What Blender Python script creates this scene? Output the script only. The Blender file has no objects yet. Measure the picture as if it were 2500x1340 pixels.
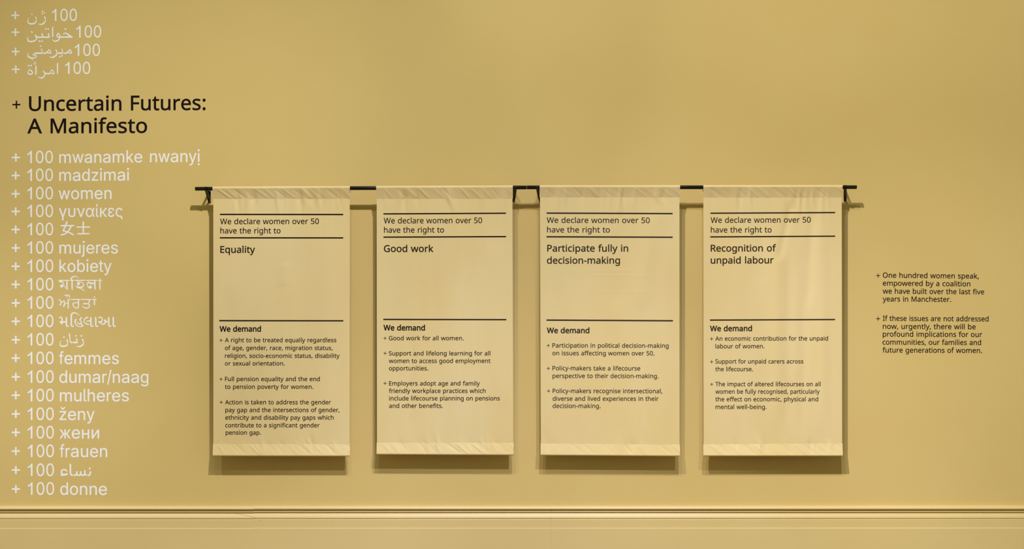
import bpy, bmesh, math, random
import numpy as np
from mathutils import Vector, noise

# ------------------------------------------------------------------ camera
FX, CX, CY = 3000.0, 1250.0, 940.0          # focal length and principal point in photo pixels (2500 x 1340)
CAM_D, CAM_Z = 6.0, 1.59                    # metres from the wall, eye height
scene = bpy.context.scene
C = scene.collection
cam = bpy.data.cameras.new('camera')
cam.sensor_fit = 'HORIZONTAL'; cam.sensor_width = 36.0
cam.lens = 36.0 * FX / 2500.0
cam.shift_x = 0.0
cam.shift_y = (CY - 670.0) / 2500.0
cam_o = bpy.data.objects.new('camera', cam)
cam_o.location = (0, -CAM_D, CAM_Z); cam_o.rotation_euler = (math.pi / 2, 0, 0)
C.objects.link(cam_o); scene.camera = cam_o

# ------------------------------------------------------------------ world and gallery spots
world = bpy.data.worlds.new('gallery_air'); scene.world = world
world.use_nodes = True
bg = world.node_tree.nodes['Background']
bg.inputs[0].default_value = (1.0, 1.0, 0.56, 1); bg.inputs[1].default_value = 0.325

def spot(x, y, z, tx, tz, watts, size_deg, col=(1, 0.985, 0.96), blend=1.0, radius=0.03):
    L = bpy.data.lights.new('track_spot', 'SPOT')
    L.energy = watts; L.color = col; L.spot_size = math.radians(size_deg)
    L.spot_blend = blend; L.shadow_soft_size = radius
    o = bpy.data.objects.new('track_spot', L)
    o.location = (x, y, z)
    o.rotation_euler = (Vector((tx, 0, tz)) - o.location).to_track_quat('-Z', 'Y').to_euler()
    C.objects.link(o)
SPOTS = [  # x, y, z, aim x, aim z, watts, cone, colour
    (1.08, -5.30, 7.10, -1.31, 3.39, 922, 33.9, (1, 0.95, 0.82)),
    (1.13, -5.30, 7.10, -2.82, 0.61, 1337, 40.0, (1, 0.99, 1.0)),  # twin added beside the spot above to shape its spread on the wall
    (1.56, -5.30, 5.70, -0.17, 0.24, 724, 26.4, (1, 1.0, 1.08)),
    (0.50, -5.30, 7.10, 0.43, 0.02, 1019, 33.5, (1, 1.0, 1.08)),
    (-0.68, -5.30, 7.40, 1.88, 1.67, 386, 62.7, (1, 1.0, 1.10)),
    (-1.64, -5.30, 6.80, 3.00, 2.28, 1492, 51.9, (1, 0.94, 0.80)),
    (-1.69, -5.30, 6.80, 3.00, 0.49, 1155, 25.0, (1, 1.0, 1.10)),  # likewise an added twin, evens out the light at the right
    (-2.90, -5.30, 7.30, -2.65, 0.06, 1280, 25.0, (1, 0.99, 1.0)),
]
for s in SPOTS: spot(*s)

scene.view_settings.view_transform = 'Standard'
scene.view_settings.look = 'None'
scene.view_settings.exposure = 0.0
scene.view_settings.gamma = 1.0
scene.view_settings.use_curve_mapping = False

# ------------------------------------------------------------------ helpers
def wpt(px, py, d=0.0):
    """world point seen at photo pixel (px, py), d metres in front of the wall"""
    s = (CAM_D - d) / FX
    return Vector(((px - CX) * s, -d, CAM_Z + (CY - py) * s))

def tag(o, label=None, cat=None, group=None, kind=None):
    if label: o['label'] = label
    if cat: o['category'] = cat
    if group: o['group'] = group
    if kind: o['kind'] = kind
    return o

def empty(name, loc):
    o = bpy.data.objects.new(name, None); o.empty_display_size = 0.05
    o.location = loc; C.objects.link(o); return o

def link_mesh(name, me, mat, parent=None, loc=None, smooth=False):
    me.materials.clear(); me.materials.append(mat)
    if smooth:
        me.polygons.foreach_set('use_smooth', [True] * len(me.polygons))
    o = bpy.data.objects.new(name, me); C.objects.link(o)
    if loc is not None: o.location = loc
    if parent is not None:
        o.parent = parent
        o.location = (Vector(loc) if loc is not None else Vector()) - Vector(parent.location)
    return o

def from_np(name, verts, faces):
    me = bpy.data.meshes.new(name); me.from_pydata([tuple(v) for v in verts], [], faces); me.update(); return me

# ------------------------------------------------------------------ materials
def new_mat(name):
    m = bpy.data.materials.new(name); m.use_nodes = True
    nt = m.node_tree; b = nt.nodes['Principled BSDF']; return m, nt, b

def noise_node(nt, scale, detail=3, rough=0.5, vec=None, stretch=None):
    n = nt.nodes.new('ShaderNodeTexNoise'); n.inputs['Scale'].default_value = scale
    n.inputs['Detail'].default_value = detail; n.inputs['Roughness'].default_value = rough
    tc = nt.nodes.new('ShaderNodeTexCoord'); src = tc.outputs['Object']
    if stretch:
        mp = nt.nodes.new('ShaderNodeMapping'); mp.inputs['Scale'].default_value = stretch
        nt.links.new(src, mp.inputs[0]); src = mp.outputs[0]
    nt.links.new(src, n.inputs['Vector'])
    return n

def paint(name, ca, cb, rough, bump, bscale, spec=0.3):
    m, nt, b = new_mat(name)
    n = noise_node(nt, 1.6, 4, 0.6)
    r = nt.nodes.new('ShaderNodeValToRGB')
    r.color_ramp.elements[0].position = 0.35; r.color_ramp.elements[1].position = 0.65
    r.color_ramp.elements[0].color = (*ca, 1); r.color_ramp.elements[1].color = (*cb, 1)
    nt.links.new(n.outputs[0], r.inputs[0]); nt.links.new(r.outputs[0], b.inputs['Base Color'])
    b.inputs['Roughness'].default_value = rough
    b.inputs['Specular IOR Level'].default_value = spec
    n2 = noise_node(nt, bscale, 3, 0.6)
    bp = nt.nodes.new('ShaderNodeBump'); bp.inputs['Strength'].default_value = bump; bp.inputs['Distance'].default_value = 0.001
    nt.links.new(n2.outputs[0], bp.inputs['Height']); nt.links.new(bp.outputs[0], b.inputs['Normal'])
    return m
M_WALL = paint('ochre_wall_paint', (0.595, 0.440, 0.168), (0.610, 0.458, 0.182), 0.6, 0.15, 260, 0.25)
M_TRIM = paint('ochre_gloss_paint', (0.620, 0.472, 0.205), (0.640, 0.492, 0.220), 0.50, 0.02, 40, 0.75)
M_FLOOR = paint('oak_floor', (0.33, 0.21, 0.10), (0.38, 0.25, 0.13), 0.4, 0.1, 60, 0.4)

def flat(name, col, rough, spec=0.3):
    m, nt, b = new_mat(name)
    n = noise_node(nt, 90, 2)
    mx = nt.nodes.new('ShaderNodeMix'); mx.data_type = 'RGBA'
    mx.inputs[6].default_value = (*[c * 0.97 for c in col], 1); mx.inputs[7].default_value = (*[min(1, c * 1.03) for c in col], 1)
    nt.links.new(n.outputs[0], mx.inputs[0]); nt.links.new(mx.outputs[2], b.inputs['Base Color'])
    b.inputs['Roughness'].default_value = rough; b.inputs['Specular IOR Level'].default_value = spec
    return m
M_WHITE = flat('white_vinyl', (0.83, 0.83, 0.90), 0.6, 0.2)
M_BLACK = flat('black_vinyl', (0.008, 0.004, 0.004), 0.8, 0.1)
M_METAL = flat('black_metal', (0.003, 0.003, 0.004), 0.22, 0.35)
M_SCREW = flat('screw_steel', (0.35, 0.33, 0.32), 0.3, 0.6)
M_CRACK = flat('crack_dark', (0.42, 0.31, 0.14), 0.8, 0.1)  # darker ochre for the crack lines

def cloth_mat():
    m, nt, b = new_mat('sand_cotton')
    n = noise_node(nt, 3.0, 4, 0.6, stretch=(1.0, 1.0, 0.35))
    r = nt.nodes.new('ShaderNodeValToRGB')
    r.color_ramp.elements[0].position = 0.35; r.color_ramp.elements[1].position = 0.65
    r.color_ramp.elements[0].color = (0.668, 0.514, 0.248, 1); r.color_ramp.elements[1].color = (0.690, 0.553, 0.305, 1)
    nt.links.new(n.outputs[0], r.inputs[0]); nt.links.new(r.outputs[0], b.inputs['Base Color'])
    b.inputs['Roughness'].default_value = 0.75; b.inputs['Specular IOR Level'].default_value = 0.2
    b.inputs['Sheen Weight'].default_value = 0.15
    w1 = nt.nodes.new('ShaderNodeTexWave'); w1.inputs['Scale'].default_value = 420; w1.bands_direction = 'X'
    w2 = nt.nodes.new('ShaderNodeTexWave'); w2.inputs['Scale'].default_value = 420; w2.bands_direction = 'Z'
    tc = nt.nodes.new('ShaderNodeTexCoord')
    for w in (w1, w2): nt.links.new(tc.outputs['Object'], w.inputs['Vector'])
    ad = nt.nodes.new('ShaderNodeMath'); ad.operation = 'ADD'
    nt.links.new(w1.outputs[1], ad.inputs[0]); nt.links.new(w2.outputs[1], ad.inputs[1])
    bp = nt.nodes.new('ShaderNodeBump'); bp.inputs['Strength'].default_value = 0.06; bp.inputs['Distance'].default_value = 0.0003
    nt.links.new(ad.outputs[0], bp.inputs['Height']); nt.links.new(bp.outputs[0], b.inputs['Normal'])
    return m
M_CLOTH = cloth_mat()
M_INK = [flat('printed_ink', c, 0.85, 0.08) for c in
         ((0.014, 0.008, 0.005), (0.018, 0.011, 0.008), (0.030, 0.024, 0.018), (0.030, 0.018, 0.010))]  # third ink paler: gloss sheen on that print put into its colour

# ------------------------------------------------------------------ the setting
def box(name, lo, hi, mat, kind=None):
    x0, y0, z0 = lo; x1, y1, z1 = hi
    v = [(x, y, z) for x in (x0, x1) for y in (y0, y1) for z in (z0, z1)]
    f = [(0, 1, 3, 2), (4, 6, 7, 5), (0, 4, 5, 1), (2, 3, 7, 6), (0, 2, 6, 4), (1, 5, 7, 3)]
    o = link_mesh(name, from_np(name, v, f), mat)
    if kind: o['kind'] = kind
    return o
box('wall_back', (-5.5, 0.0, 0.0), (5.5, 0.15, 8.2), M_WALL, 'structure')
box('floor', (-5.5, -9.0, -0.1), (5.5, 0.15, 0.0), M_FLOOR, 'structure')

# dado moulding: outline in (photo row, millimetres out from the wall), swept along the wall in lengths
def zrow(py): return CAM_Z + (CY - py) * CAM_D / FX
PROF = [(1234.0, 0), (1234.3, 14), (1235.2, 20), (1236.8, 24.4), (1239.2, 27.5), (1241.2, 29), (1242.6, 28.6), (1243.6, 26.5),
        (1244.2, 22), (1244.4, 15.5), (1246.0, 15.5), (1246.5, 17.5), (1247.4, 19.2), (1248.6, 20), (1249.8, 19.6), (1250.6, 18),
        (1251.0, 15), (1251.2, 13), (1252.0, 13.2), (1254.5, 15.6), (1257.5, 19.0), (1260.5, 22.0), (1263.2, 23.6), (1264.8, 23.6), (1265.6, 22.6),
        (1266.0, 20.5), (1266.8, 20.5), (1267.0, 21.5), (1267.4, 23.6), (1268.4, 24.8), (1288.4, 25.0), (1288.8, 26.6), (1289.6, 28.0), (1290.6, 28.2),
        (1420.0, 28.2), (1424.0, 26.0), (1424.0, 0)]
def moulding(x0, x1, dz, dy, seed):
    n = 24; vs = []; fs = []
    m = len(PROF)
    for i in range(n + 1):
        x = x0 + (x1 - x0) * i / n
        wob = noise.noise((x * 0.7, seed, 0)) * 0.0006
        for (r, t) in PROF:
            # photo rows describe where the point shows: solve height for its distance from the wall
            d = t * 0.001
            z = CAM_Z + (CY - r) * (CAM_D - d) / FX + dz + wob
            vs.append((x, -(d + (dy if d > 0.001 else 0)) , z))
    for i in range(n):
        for j in range(m - 1):
            a = i * m + j
            fs.append((a, a + 1, a + m + 1, a + m))
    fs.append(tuple(range(m))); fs.append(tuple(reversed(range(n * m, n * m + m))))
    me = from_np('moulding', vs, fs)
    bm = bmesh.new(); bm.from_mesh(me); bmesh.ops.recalc_face_normals(bm, faces=bm.faces); bm.to_mesh(me); bm.free()
    return me
trim = empty('trim_1', (0, 0, 1.0)); trim['kind'] = 'structure'
cuts = [-5.5, (622 - 1250) * 0.002, (1345 - 1250) * 0.002, 5.5]
for i in range(3):
    g = 0.0001
    me = moulding(cuts[i] + (g if i else 0), cuts[i + 1] - (g if i < 2 else 0), (-0.0011, 0.0, 0.0003)[i], (0.0, 0.0002, 0.0)[i], i * 3.1)
    link_mesh('moulding_length', me, M_TRIM, trim, (0, 0, 0))
def ribbon(pts_px, w, d, mat, name, parent):
    vs = []; fs = []
    for k, (px, py, dd) in enumerate(pts_px):
        p = wpt(px, py, dd + d); vs += [(p.x, p.y, p.z + w / 2), (p.x, p.y, p.z - w / 2)]
        if k: a = 2 * k - 2; fs.append((a, a + 1, a + 3, a + 2))
    link_mesh(name, from_np(name, vs, fs), mat, parent, (0, 0, 0))
ribbon([(570, 1252.5, .0135), (584, 1254.5, .0155), (600, 1257.5, .019), (612, 1260.5, .022), (622, 1263.2, .0238), (626, 1264.8, .0238)],
       0.0008, 0.0006, M_CRACK, 'paint_crack', trim)
ribbon([(633, 1268.8, .025), (636.5, 1271, .025), (638, 1274, .025)], 0.0014, 0.0006, M_CRACK, 'paint_crack', trim)
# ------------------------------------------------------------------ letter outlines (thousandths; advance | contours)
GH = {
 "'": '151|57,306 44,480 107,480 94,306',
 '+': '384|167,75 167,213 34,213 34,261 167,261 167,400 216,400 216,261 349,261 349,213 216,213 216,75',
 ',': '180|28,-87 34,-59 40,-33 47,-3 53,27 57,53 61,78 124,78 129,71 122,45 114,21 104,-8 92,-36 82,-61 71,-87',
 '-': '216|27,154 27,206 189,206 189,154',
 '.': '180|89,-9 78,-8 69,-5 60,1 54,10 50,21 48,36 50,52 54,63 60,71 69,77 78,80 89,81 101,80 110,77 119,71 126,63 130,52 132,36 130,21 126,10 119,1 110,-5 101,-8',
 '0': '384|191,-7 141,1 103,21 72,59 50,110 37,167 33,240 35,291 40,333 49,373 62,408 78,435 99,458 126,474 155,483 191,487 242,479 280,459 312,422 334,371 347,315 351,240 349,190 344,148 335,108 322,73 306,46 284,23 257,6 228,-3|191,44 225,49 249,65 268,92 281,132 289,178 291,240 289,302 281,348 268,388 249,415 225,431 191,437 158,431 134,415 115,388 102,348 95,302 92,240 95,178 102,132 115,93 134,65 158,49',
 '5': '384|167,-7 142,-6 120,-4 97,0 76,5 59,11 42,19 42,75 60,66 79,59 101,52 124,47 145,45 167,44 201,47 228,54 253,69 271,89 282,114 285,147 282,177 273,199 257,219 233,234 204,241 165,244 152,244 138,243 122,241 107,239 95,237 83,234 54,253 72,480 312,480 312,426 122,426 111,287 120,288 129,290 142,291 185,294 232,290 269,278 302,257 327,228 341,196 346,153 340,106 325,69 299,36 262,12 220,-2',
 ':': '180|89,278 78,279 69,283 60,289 54,298 50,309 48,324 50,339 54,351 60,359 69,365 78,368 89,369 101,368 110,365 119,359 126,351 130,339 132,324 130,309 126,298 119,289 110,283 101,279|89,-9 78,-8 69,-5 60,1 54,10 50,21 48,36 50,52 54,63 60,71 69,77 78,80 89,81 101,80 110,77 119,71 126,63 130,52 132,36 130,21 126,10 119,1 110,-5 101,-8',
 'A': '429|0,0 187,482 242,482 428,0 366,0 308,148 118,148 61,0|138,202 290,202 236,347 235,352 233,358 230,367 221,396 218,405 216,413 214,419 203,378 199,366 196,356 193,347',
 'E': '373|65,0 65,480 333,480 333,426 126,426 126,277 321,277 321,224 126,224 126,53 333,53 333,0',
 'F': '349|65,0 65,480 333,480 333,426 126,426 126,257 320,257 320,203 126,203 126,0',
 'G': '489|271,-7 222,-3 183,6 145,23 113,47 89,73 67,108 52,149 44,190 41,240 44,289 54,330 71,370 94,405 120,432 155,456 196,473 238,483 289,486 317,485 340,483 366,479 390,473 411,467 433,458 410,406 391,413 373,419 352,425 330,430 309,432 286,433 231,427 190,411 152,381 125,341 110,297 104,240 106,202 112,170 123,139 138,111 156,89 181,70 211,56 243,49 285,46 305,46 322,47 338,49 379,57 379,199 273,199 273,253 439,253 439,18 412,10 388,4 361,-1 332,-4 304,-6',
 'I': '228|27,0 27,35 83,48 83,431 27,445 27,480 200,480 200,445 144,431 144,48 200,35 200,0',
 'M': '609|65,0 65,480 154,480 302,87 305,87 455,480 544,480 544,0 484,0 484,295 486,364 487,386 488,403 489,420 486,420 326,0 277,0 119,420 116,420 117,404 119,387 120,364 121,291 121,0',
 'O': '525|263,-7 214,-3 176,7 139,24 108,48 85,75 65,111 51,151 44,192 41,241 44,290 51,330 65,370 85,405 108,432 139,456 176,474 215,483 263,487 310,483 348,474 384,456 415,432 438,406 458,370 473,330 481,289 484,240 481,191 473,151 458,110 438,75 415,48 384,24 348,7 310,-3|263,46 314,52 351,68 382,98 404,138 415,183 420,240 415,298 404,343 382,382 351,412 314,428 263,434 212,428 175,412 143,382 121,343 109,298 105,240 109,183 121,138 143,98 174,68 212,52',
 'P': '406|65,0 65,480 192,480 251,475 293,464 329,443 354,414 367,381 372,338 370,312 364,289 354,264 339,242 320,225 294,208 262,196 227,189 181,187 126,187 126,0|126,238 174,238 217,241 249,248 276,261 295,279 306,303 310,336 306,365 297,386 280,405 256,418 227,425 187,428 126,428',
 'R': '418|65,0 65,480 197,480 253,476 295,465 329,446 354,418 367,386 372,343 370,318 366,298 358,279 347,263 336,250 322,239 307,229 292,222 276,215 408,0 337,0 221,198 126,198 126,0|126,249 197,249 234,252 261,259 283,272 298,291 306,312 310,340 306,370 297,390 281,407 258,419 231,425 194,427 126,427',
 'S': '369|166,-7 139,-6 116,-4 91,-1 69,4 51,9 34,16 34,74 52,67 71,61 94,54 119,49 143,47 169,46 202,48 228,55 249,66 265,83 273,100 277,123 276,138 272,151 267,163 258,173 247,183 232,192 213,202 192,211 164,222 125,238 97,255 72,276 54,301 44,328 40,364 43,389 49,409 60,429 75,447 92,460 114,471 139,480 164,484 193,486 220,485 243,483 266,479 288,473 307,467 326,459 307,408 253,426 232,430 213,432 192,433 164,431 143,425 124,414 111,399 104,384 101,363 103,348 106,335 111,323 120,312 130,303 144,294 162,285 181,276 206,267 234,256 256,245 278,233 296,220 310,207 322,191 331,172 335,153 337,128 332,88 317,57 291,29 255,9 216,-3',
 'T': '373|156,0 156,426 7,426 7,480 366,480 366,426 217,426 217,0',
 'U': '491|243,-7 187,-1 144,14 107,42 81,79 66,119 60,171 60,480 121,480 121,169 125,131 134,103 152,78 177,60 207,49 246,46 287,50 317,61 341,80 357,106 367,134 370,169 370,480 430,480 430,169 427,136 421,108 410,80 393,54 374,34 348,16 317,3 284,-4',
 'W': '625|135,0 8,480 71,480 146,187 160,127 169,73 179,130 194,190 279,480 341,480 429,188 445,127 449,106 453,90 455,73 465,127 479,187 553,480 616,480 488,0 427,0 334,314 323,353 314,388 312,397 311,404 310,409 308,401 306,389 303,372 287,312 196,0',
 'a': '377|144,-7 113,-4 87,4 63,19 45,40 35,66 31,100 36,134 49,160 73,183 108,200 148,210 203,215 265,217 265,238 262,266 256,286 245,301 230,311 213,316 190,318 171,317 154,315 136,310 89,291 71,335 88,343 105,350 126,357 149,362 170,365 193,366 235,363 265,354 291,337 309,313 319,284 322,245 322,0 279,0 268,51 265,51 249,33 233,19 216,7 196,-1 173,-5|158,41 187,44 211,52 234,66 251,87 260,111 264,144 264,176 211,174 170,170 141,163 118,152 103,138 95,121 92,99 94,81 100,67 110,55 124,47 139,43',
 'b': '413|228,-7 200,-5 179,0 158,9 141,20 128,32 116,46 111,46 99,0 57,0 57,510 116,510 116,386 115,344 114,331 114,321 113,312 116,312 128,327 141,339 158,351 179,359 200,364 228,366 271,361 304,346 335,319 359,282 371,238 376,180 371,122 358,78 335,40 304,14 270,-1|219,42 249,47 272,58 291,78 305,106 312,138 315,181 312,227 299,269 281,294 251,312 218,317 182,313 158,303 138,284 126,257 119,225 116,182 116,179 119,137 126,105 138,78 157,57 183,46',
 'c': '322|201,-7 170,-4 143,2 117,13 93,29 75,48 58,73 46,104 39,137 37,178 40,221 46,255 59,286 76,312 95,331 119,347 147,358 173,364 206,367 224,366 241,364 259,361 275,357 288,352 300,347 282,298 244,310 230,313 217,314 204,315 168,310 135,292 116,267 102,225 98,179 101,137 109,106 124,79 145,59 169,48 201,44 220,45 237,47 253,50 294,65 294,13 254,-2 238,-5 222,-6',
 'd': '413|185,-7 142,-1 108,13 77,40 54,77 42,121 37,179 42,238 54,281 78,319 109,346 142,361 185,367 212,365 234,360 254,351 271,340 284,328 297,314 301,314 300,321 300,329 299,339 298,350 297,359 297,367 297,510 356,510 356,0 308,0 300,48 297,48 284,33 271,21 254,9 234,0 212,-5|194,42 229,46 254,56 274,74 288,99 295,128 298,168 298,179 295,221 288,253 275,282 256,302 230,313 193,318 163,313 141,301 122,280 108,251 101,219 98,178 101,137 108,106 122,78 141,58 164,47',
 'e': '379|210,-7 177,-4 148,2 120,14 95,31 76,50 59,76 46,107 40,138 37,177 39,216 45,248 57,279 72,305 90,326 112,344 139,357 165,364 196,367 226,364 251,358 276,347 297,331 313,313 327,290 337,263 342,236 345,204 345,169 98,169 102,130 112,101 129,76 153,57 179,47 213,44 236,44 255,46 274,50 328,69 328,17 310,9 293,4 274,-1 254,-4 234,-6|99,216 283,216 280,245 274,268 262,290 244,306 224,315 195,318 168,315 148,307 129,291 114,270 105,246',
 'f': '231|73,0 73,314 10,314 10,342 73,362 73,383 77,426 87,458 104,483 128,501 155,510 190,514 229,510 260,502 244,455 220,462 191,465 172,463 158,457 147,446 139,429 134,410 132,383 132,360 223,360 223,314 132,314 132,0',
 'g': '413|195,-161 144,-158 103,-151 65,-138 65,-84 105,-100 146,-109 198,-112 228,-109 250,-100 271,-85 286,-64 294,-41 298,-11 298,3 298,10 298,17 298,27 299,36 299,42 300,48 297,48 267,17 232,0 185,-7 141,-1 107,14 76,42 54,81 42,123 37,179 42,234 54,277 76,316 107,345 141,361 185,367 208,365 228,361 249,353 267,342 283,330 298,312 301,312 309,360 356,360 356,-6 351,-55 339,-91 317,-122 285,-144 246,-157|194,42 228,45 253,54 273,71 287,95 295,125 298,165 298,179 295,225 287,258 273,285 252,303 227,313 193,317 164,313 142,302 123,281 109,253 101,221 98,179 101,137 109,105 123,77 142,57 164,46',
 'h': '415|57,0 57,510 116,510 116,361 113,310 117,310 130,328 145,341 164,352 185,360 206,364 229,366 270,362 301,353 328,335 346,309 357,277 361,234 361,0 302,0 302,230 299,260 289,286 274,303 249,314 222,317 185,313 159,302 139,283 126,256 119,226 116,186 116,0',
 'i': '173|87,420 78,421 70,424 62,429 57,437 54,446 52,457 54,470 57,478 62,486 70,491 78,494 87,495 96,494 104,491 111,486 117,478 120,470 122,457 120,446 117,437 111,429 104,424 96,421|57,0 57,360 116,360 116,0',
 'j': '173|87,420 78,421 70,424 62,429 57,437 54,446 52,457 54,470 57,478 62,486 70,491 78,494 87,495 96,494 104,491 111,486 117,478 120,470 122,457 120,446 117,437 111,429 104,424 96,421|15,-161 -15,-159 -37,-153 -37,-105 -16,-110 7,-112 21,-111 32,-107 43,-100 51,-90 55,-76 57,-56 57,360 116,360 116,-54 113,-86 106,-110 92,-133 72,-149 48,-158',
 'k': '359|57,0 57,510 116,510 116,244 115,236 115,227 115,216 113,185 116,185 119,190 123,194 128,201 144,221 158,238 273,360 343,360 197,206 353,0 281,0 156,168 116,132 116,0',
 'l': '173|57,0 57,510 116,510 116,0',
 'm': '628|57,0 57,360 105,360 113,311 117,311 130,329 144,342 162,353 182,361 201,365 223,367 253,365 282,357 303,345 321,327 333,306 336,306 350,326 366,340 386,352 408,360 428,365 452,367 490,363 519,353 543,335 561,309 570,278 574,234 574,0 515,0 515,232 513,261 503,287 489,303 467,314 442,317 409,313 386,304 367,287 354,263 347,235 345,199 345,0 286,0 286,232 284,261 274,287 260,303 237,314 212,317 179,313 155,303 137,283 125,257 119,227 116,187 116,0',
 'n': '415|57,0 57,360 105,360 113,311 117,311 130,329 146,342 165,353 187,361 207,365 230,367 271,363 301,353 328,335 346,309 357,278 361,234 361,0 302,0 302,230 299,260 289,286 274,303 249,314 222,317 185,313 159,303 139,283 126,257 119,227 116,187 116,0',
 'o': '406|202,-7 171,-4 144,3 117,15 93,32 75,52 58,79 46,110 39,142 37,181 42,237 56,280 82,318 117,346 155,361 204,367 236,364 263,357 290,345 314,328 332,308 349,282 361,251 368,220 370,181 365,124 351,81 325,42 290,14 251,-1|203,42 237,47 262,58 283,80 298,108 306,140 309,181 306,221 298,253 283,281 262,301 237,313 203,317 169,313 144,301 123,281 109,253 101,221 98,181 101,140 109,108 123,80 144,58 169,47',
 'p': '413|57,-161 57,360 105,360 113,311 116,311 128,326 142,339 158,351 179,360 200,365 228,367 271,361 304,347 335,320 359,283 371,239 376,181 371,123 359,79 335,41 304,14 271,-1 228,-7 201,-5 179,0 159,9 142,21 128,32 116,46 112,46 113,37 114,28 115,17 116,-13 116,-161|219,42 240,44 257,50 273,60 286,74 296,90 305,110 310,132 314,155 315,181 312,221 305,252 291,280 272,301 249,313 218,317 184,313 159,304 140,286 127,261 120,232 116,192 116,181 119,139 126,107 138,78 157,58 183,47',
 'q': '413|297,-161 297,-7 298,21 300,48 296,48 284,33 271,21 254,9 233,0 211,-5 183,-7 141,-1 108,13 78,40 54,77 42,121 37,179 42,238 55,281 78,319 110,346 143,361 185,367 213,365 234,360 255,351 272,339 285,326 298,311 300,311 309,360 356,360 356,-161|195,42 229,46 254,55 274,73 287,98 294,127 298,167 298,179 295,222 288,254 275,282 255,302 229,313 193,318 163,313 141,301 122,280 108,251 101,219 98,178 101,137 108,106 122,78 141,58 164,47',
 'r': '277|57,0 57,360 105,360 112,294 115,294 128,314 142,329 160,345 180,357 200,364 225,367 247,366 267,363 260,308 241,312 221,313 202,311 186,306 169,298 154,286 142,273 131,256 122,236 118,216 116,192 116,0',
 's': '322|148,-7 123,-6 103,-4 83,-1 65,4 50,9 35,16 35,70 51,63 67,56 87,50 108,45 128,42 149,41 177,43 197,47 214,55 226,66 232,79 234,94 234,103 231,110 227,118 221,126 212,132 200,140 185,147 168,155 146,164 123,173 104,181 86,191 70,201 58,211 48,223 40,237 36,252 34,271 39,300 50,322 72,342 100,356 130,364 169,367 191,366 211,364 231,360 250,355 267,350 284,343 264,296 216,312 199,315 183,318 165,318 142,317 125,313 110,307 99,298 93,288 91,275 92,265 94,257 99,249 107,242 116,236 129,229 144,222 161,215 183,206 206,197 224,189 242,180 257,170 269,159 279,147 286,133 290,118 291,99 287,66 275,42 253,20 223,5 190,-4',
 't': '242|167,-7 148,-6 132,-3 115,3 100,11 88,22 77,37 68,56 64,77 62,105 62,314 11,314 11,343 62,366 86,443 121,443 121,360 225,360 225,314 121,314 121,106 123,86 128,70 137,57 149,48 161,44 177,42 205,44 228,49 228,4 220,1 212,-1 201,-4',
 'u': '415|184,-7 143,-3 112,7 86,25 67,50 57,82 53,124 53,360 113,360 113,128 116,99 126,73 141,56 166,45 193,42 230,46 255,57 276,76 289,102 296,133 299,173 299,360 358,360 358,0 310,0 301,48 298,48 285,30 269,17 250,6 228,-1 208,-5',
 'v': '341|136,0 0,360 63,360 140,148 151,115 162,80 169,52 171,52 179,81 190,116 201,148 278,360 341,360 204,0',
 'w': '528|106,1 7,361 69,361 118,169 132,110 136,91 139,76 142,61 144,61 151,89 159,125 169,158 232,361 297,361 359,158 373,108 377,91 380,76 383,62 385,62 387,75 390,89 395,108 410,169 460,361 520,361 420,1 351,1 289,203 274,258 270,274 267,287 265,299 262,299 260,287 257,274 253,258 238,203 173,1',
 'x': '355|12,0 142,184 18,360 85,360 178,224 270,360 336,360 212,184 343,0 276,0 178,144 79,0',
 'y': '343|56,-161 28,-160 7,-156 7,-109 25,-111 47,-113 67,-111 82,-105 97,-95 109,-82 118,-68 127,-49 146,-1 1,360 64,360 142,155 160,104 172,57 175,57 178,70 182,84 187,101 206,156 279,360 343,360 187,-50 173,-82 158,-108 139,-131 115,-148 90,-158',
 'z': '316|26,0 26,39 220,314 38,314 38,360 285,360 285,316 94,46 289,46 289,0',
}
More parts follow.
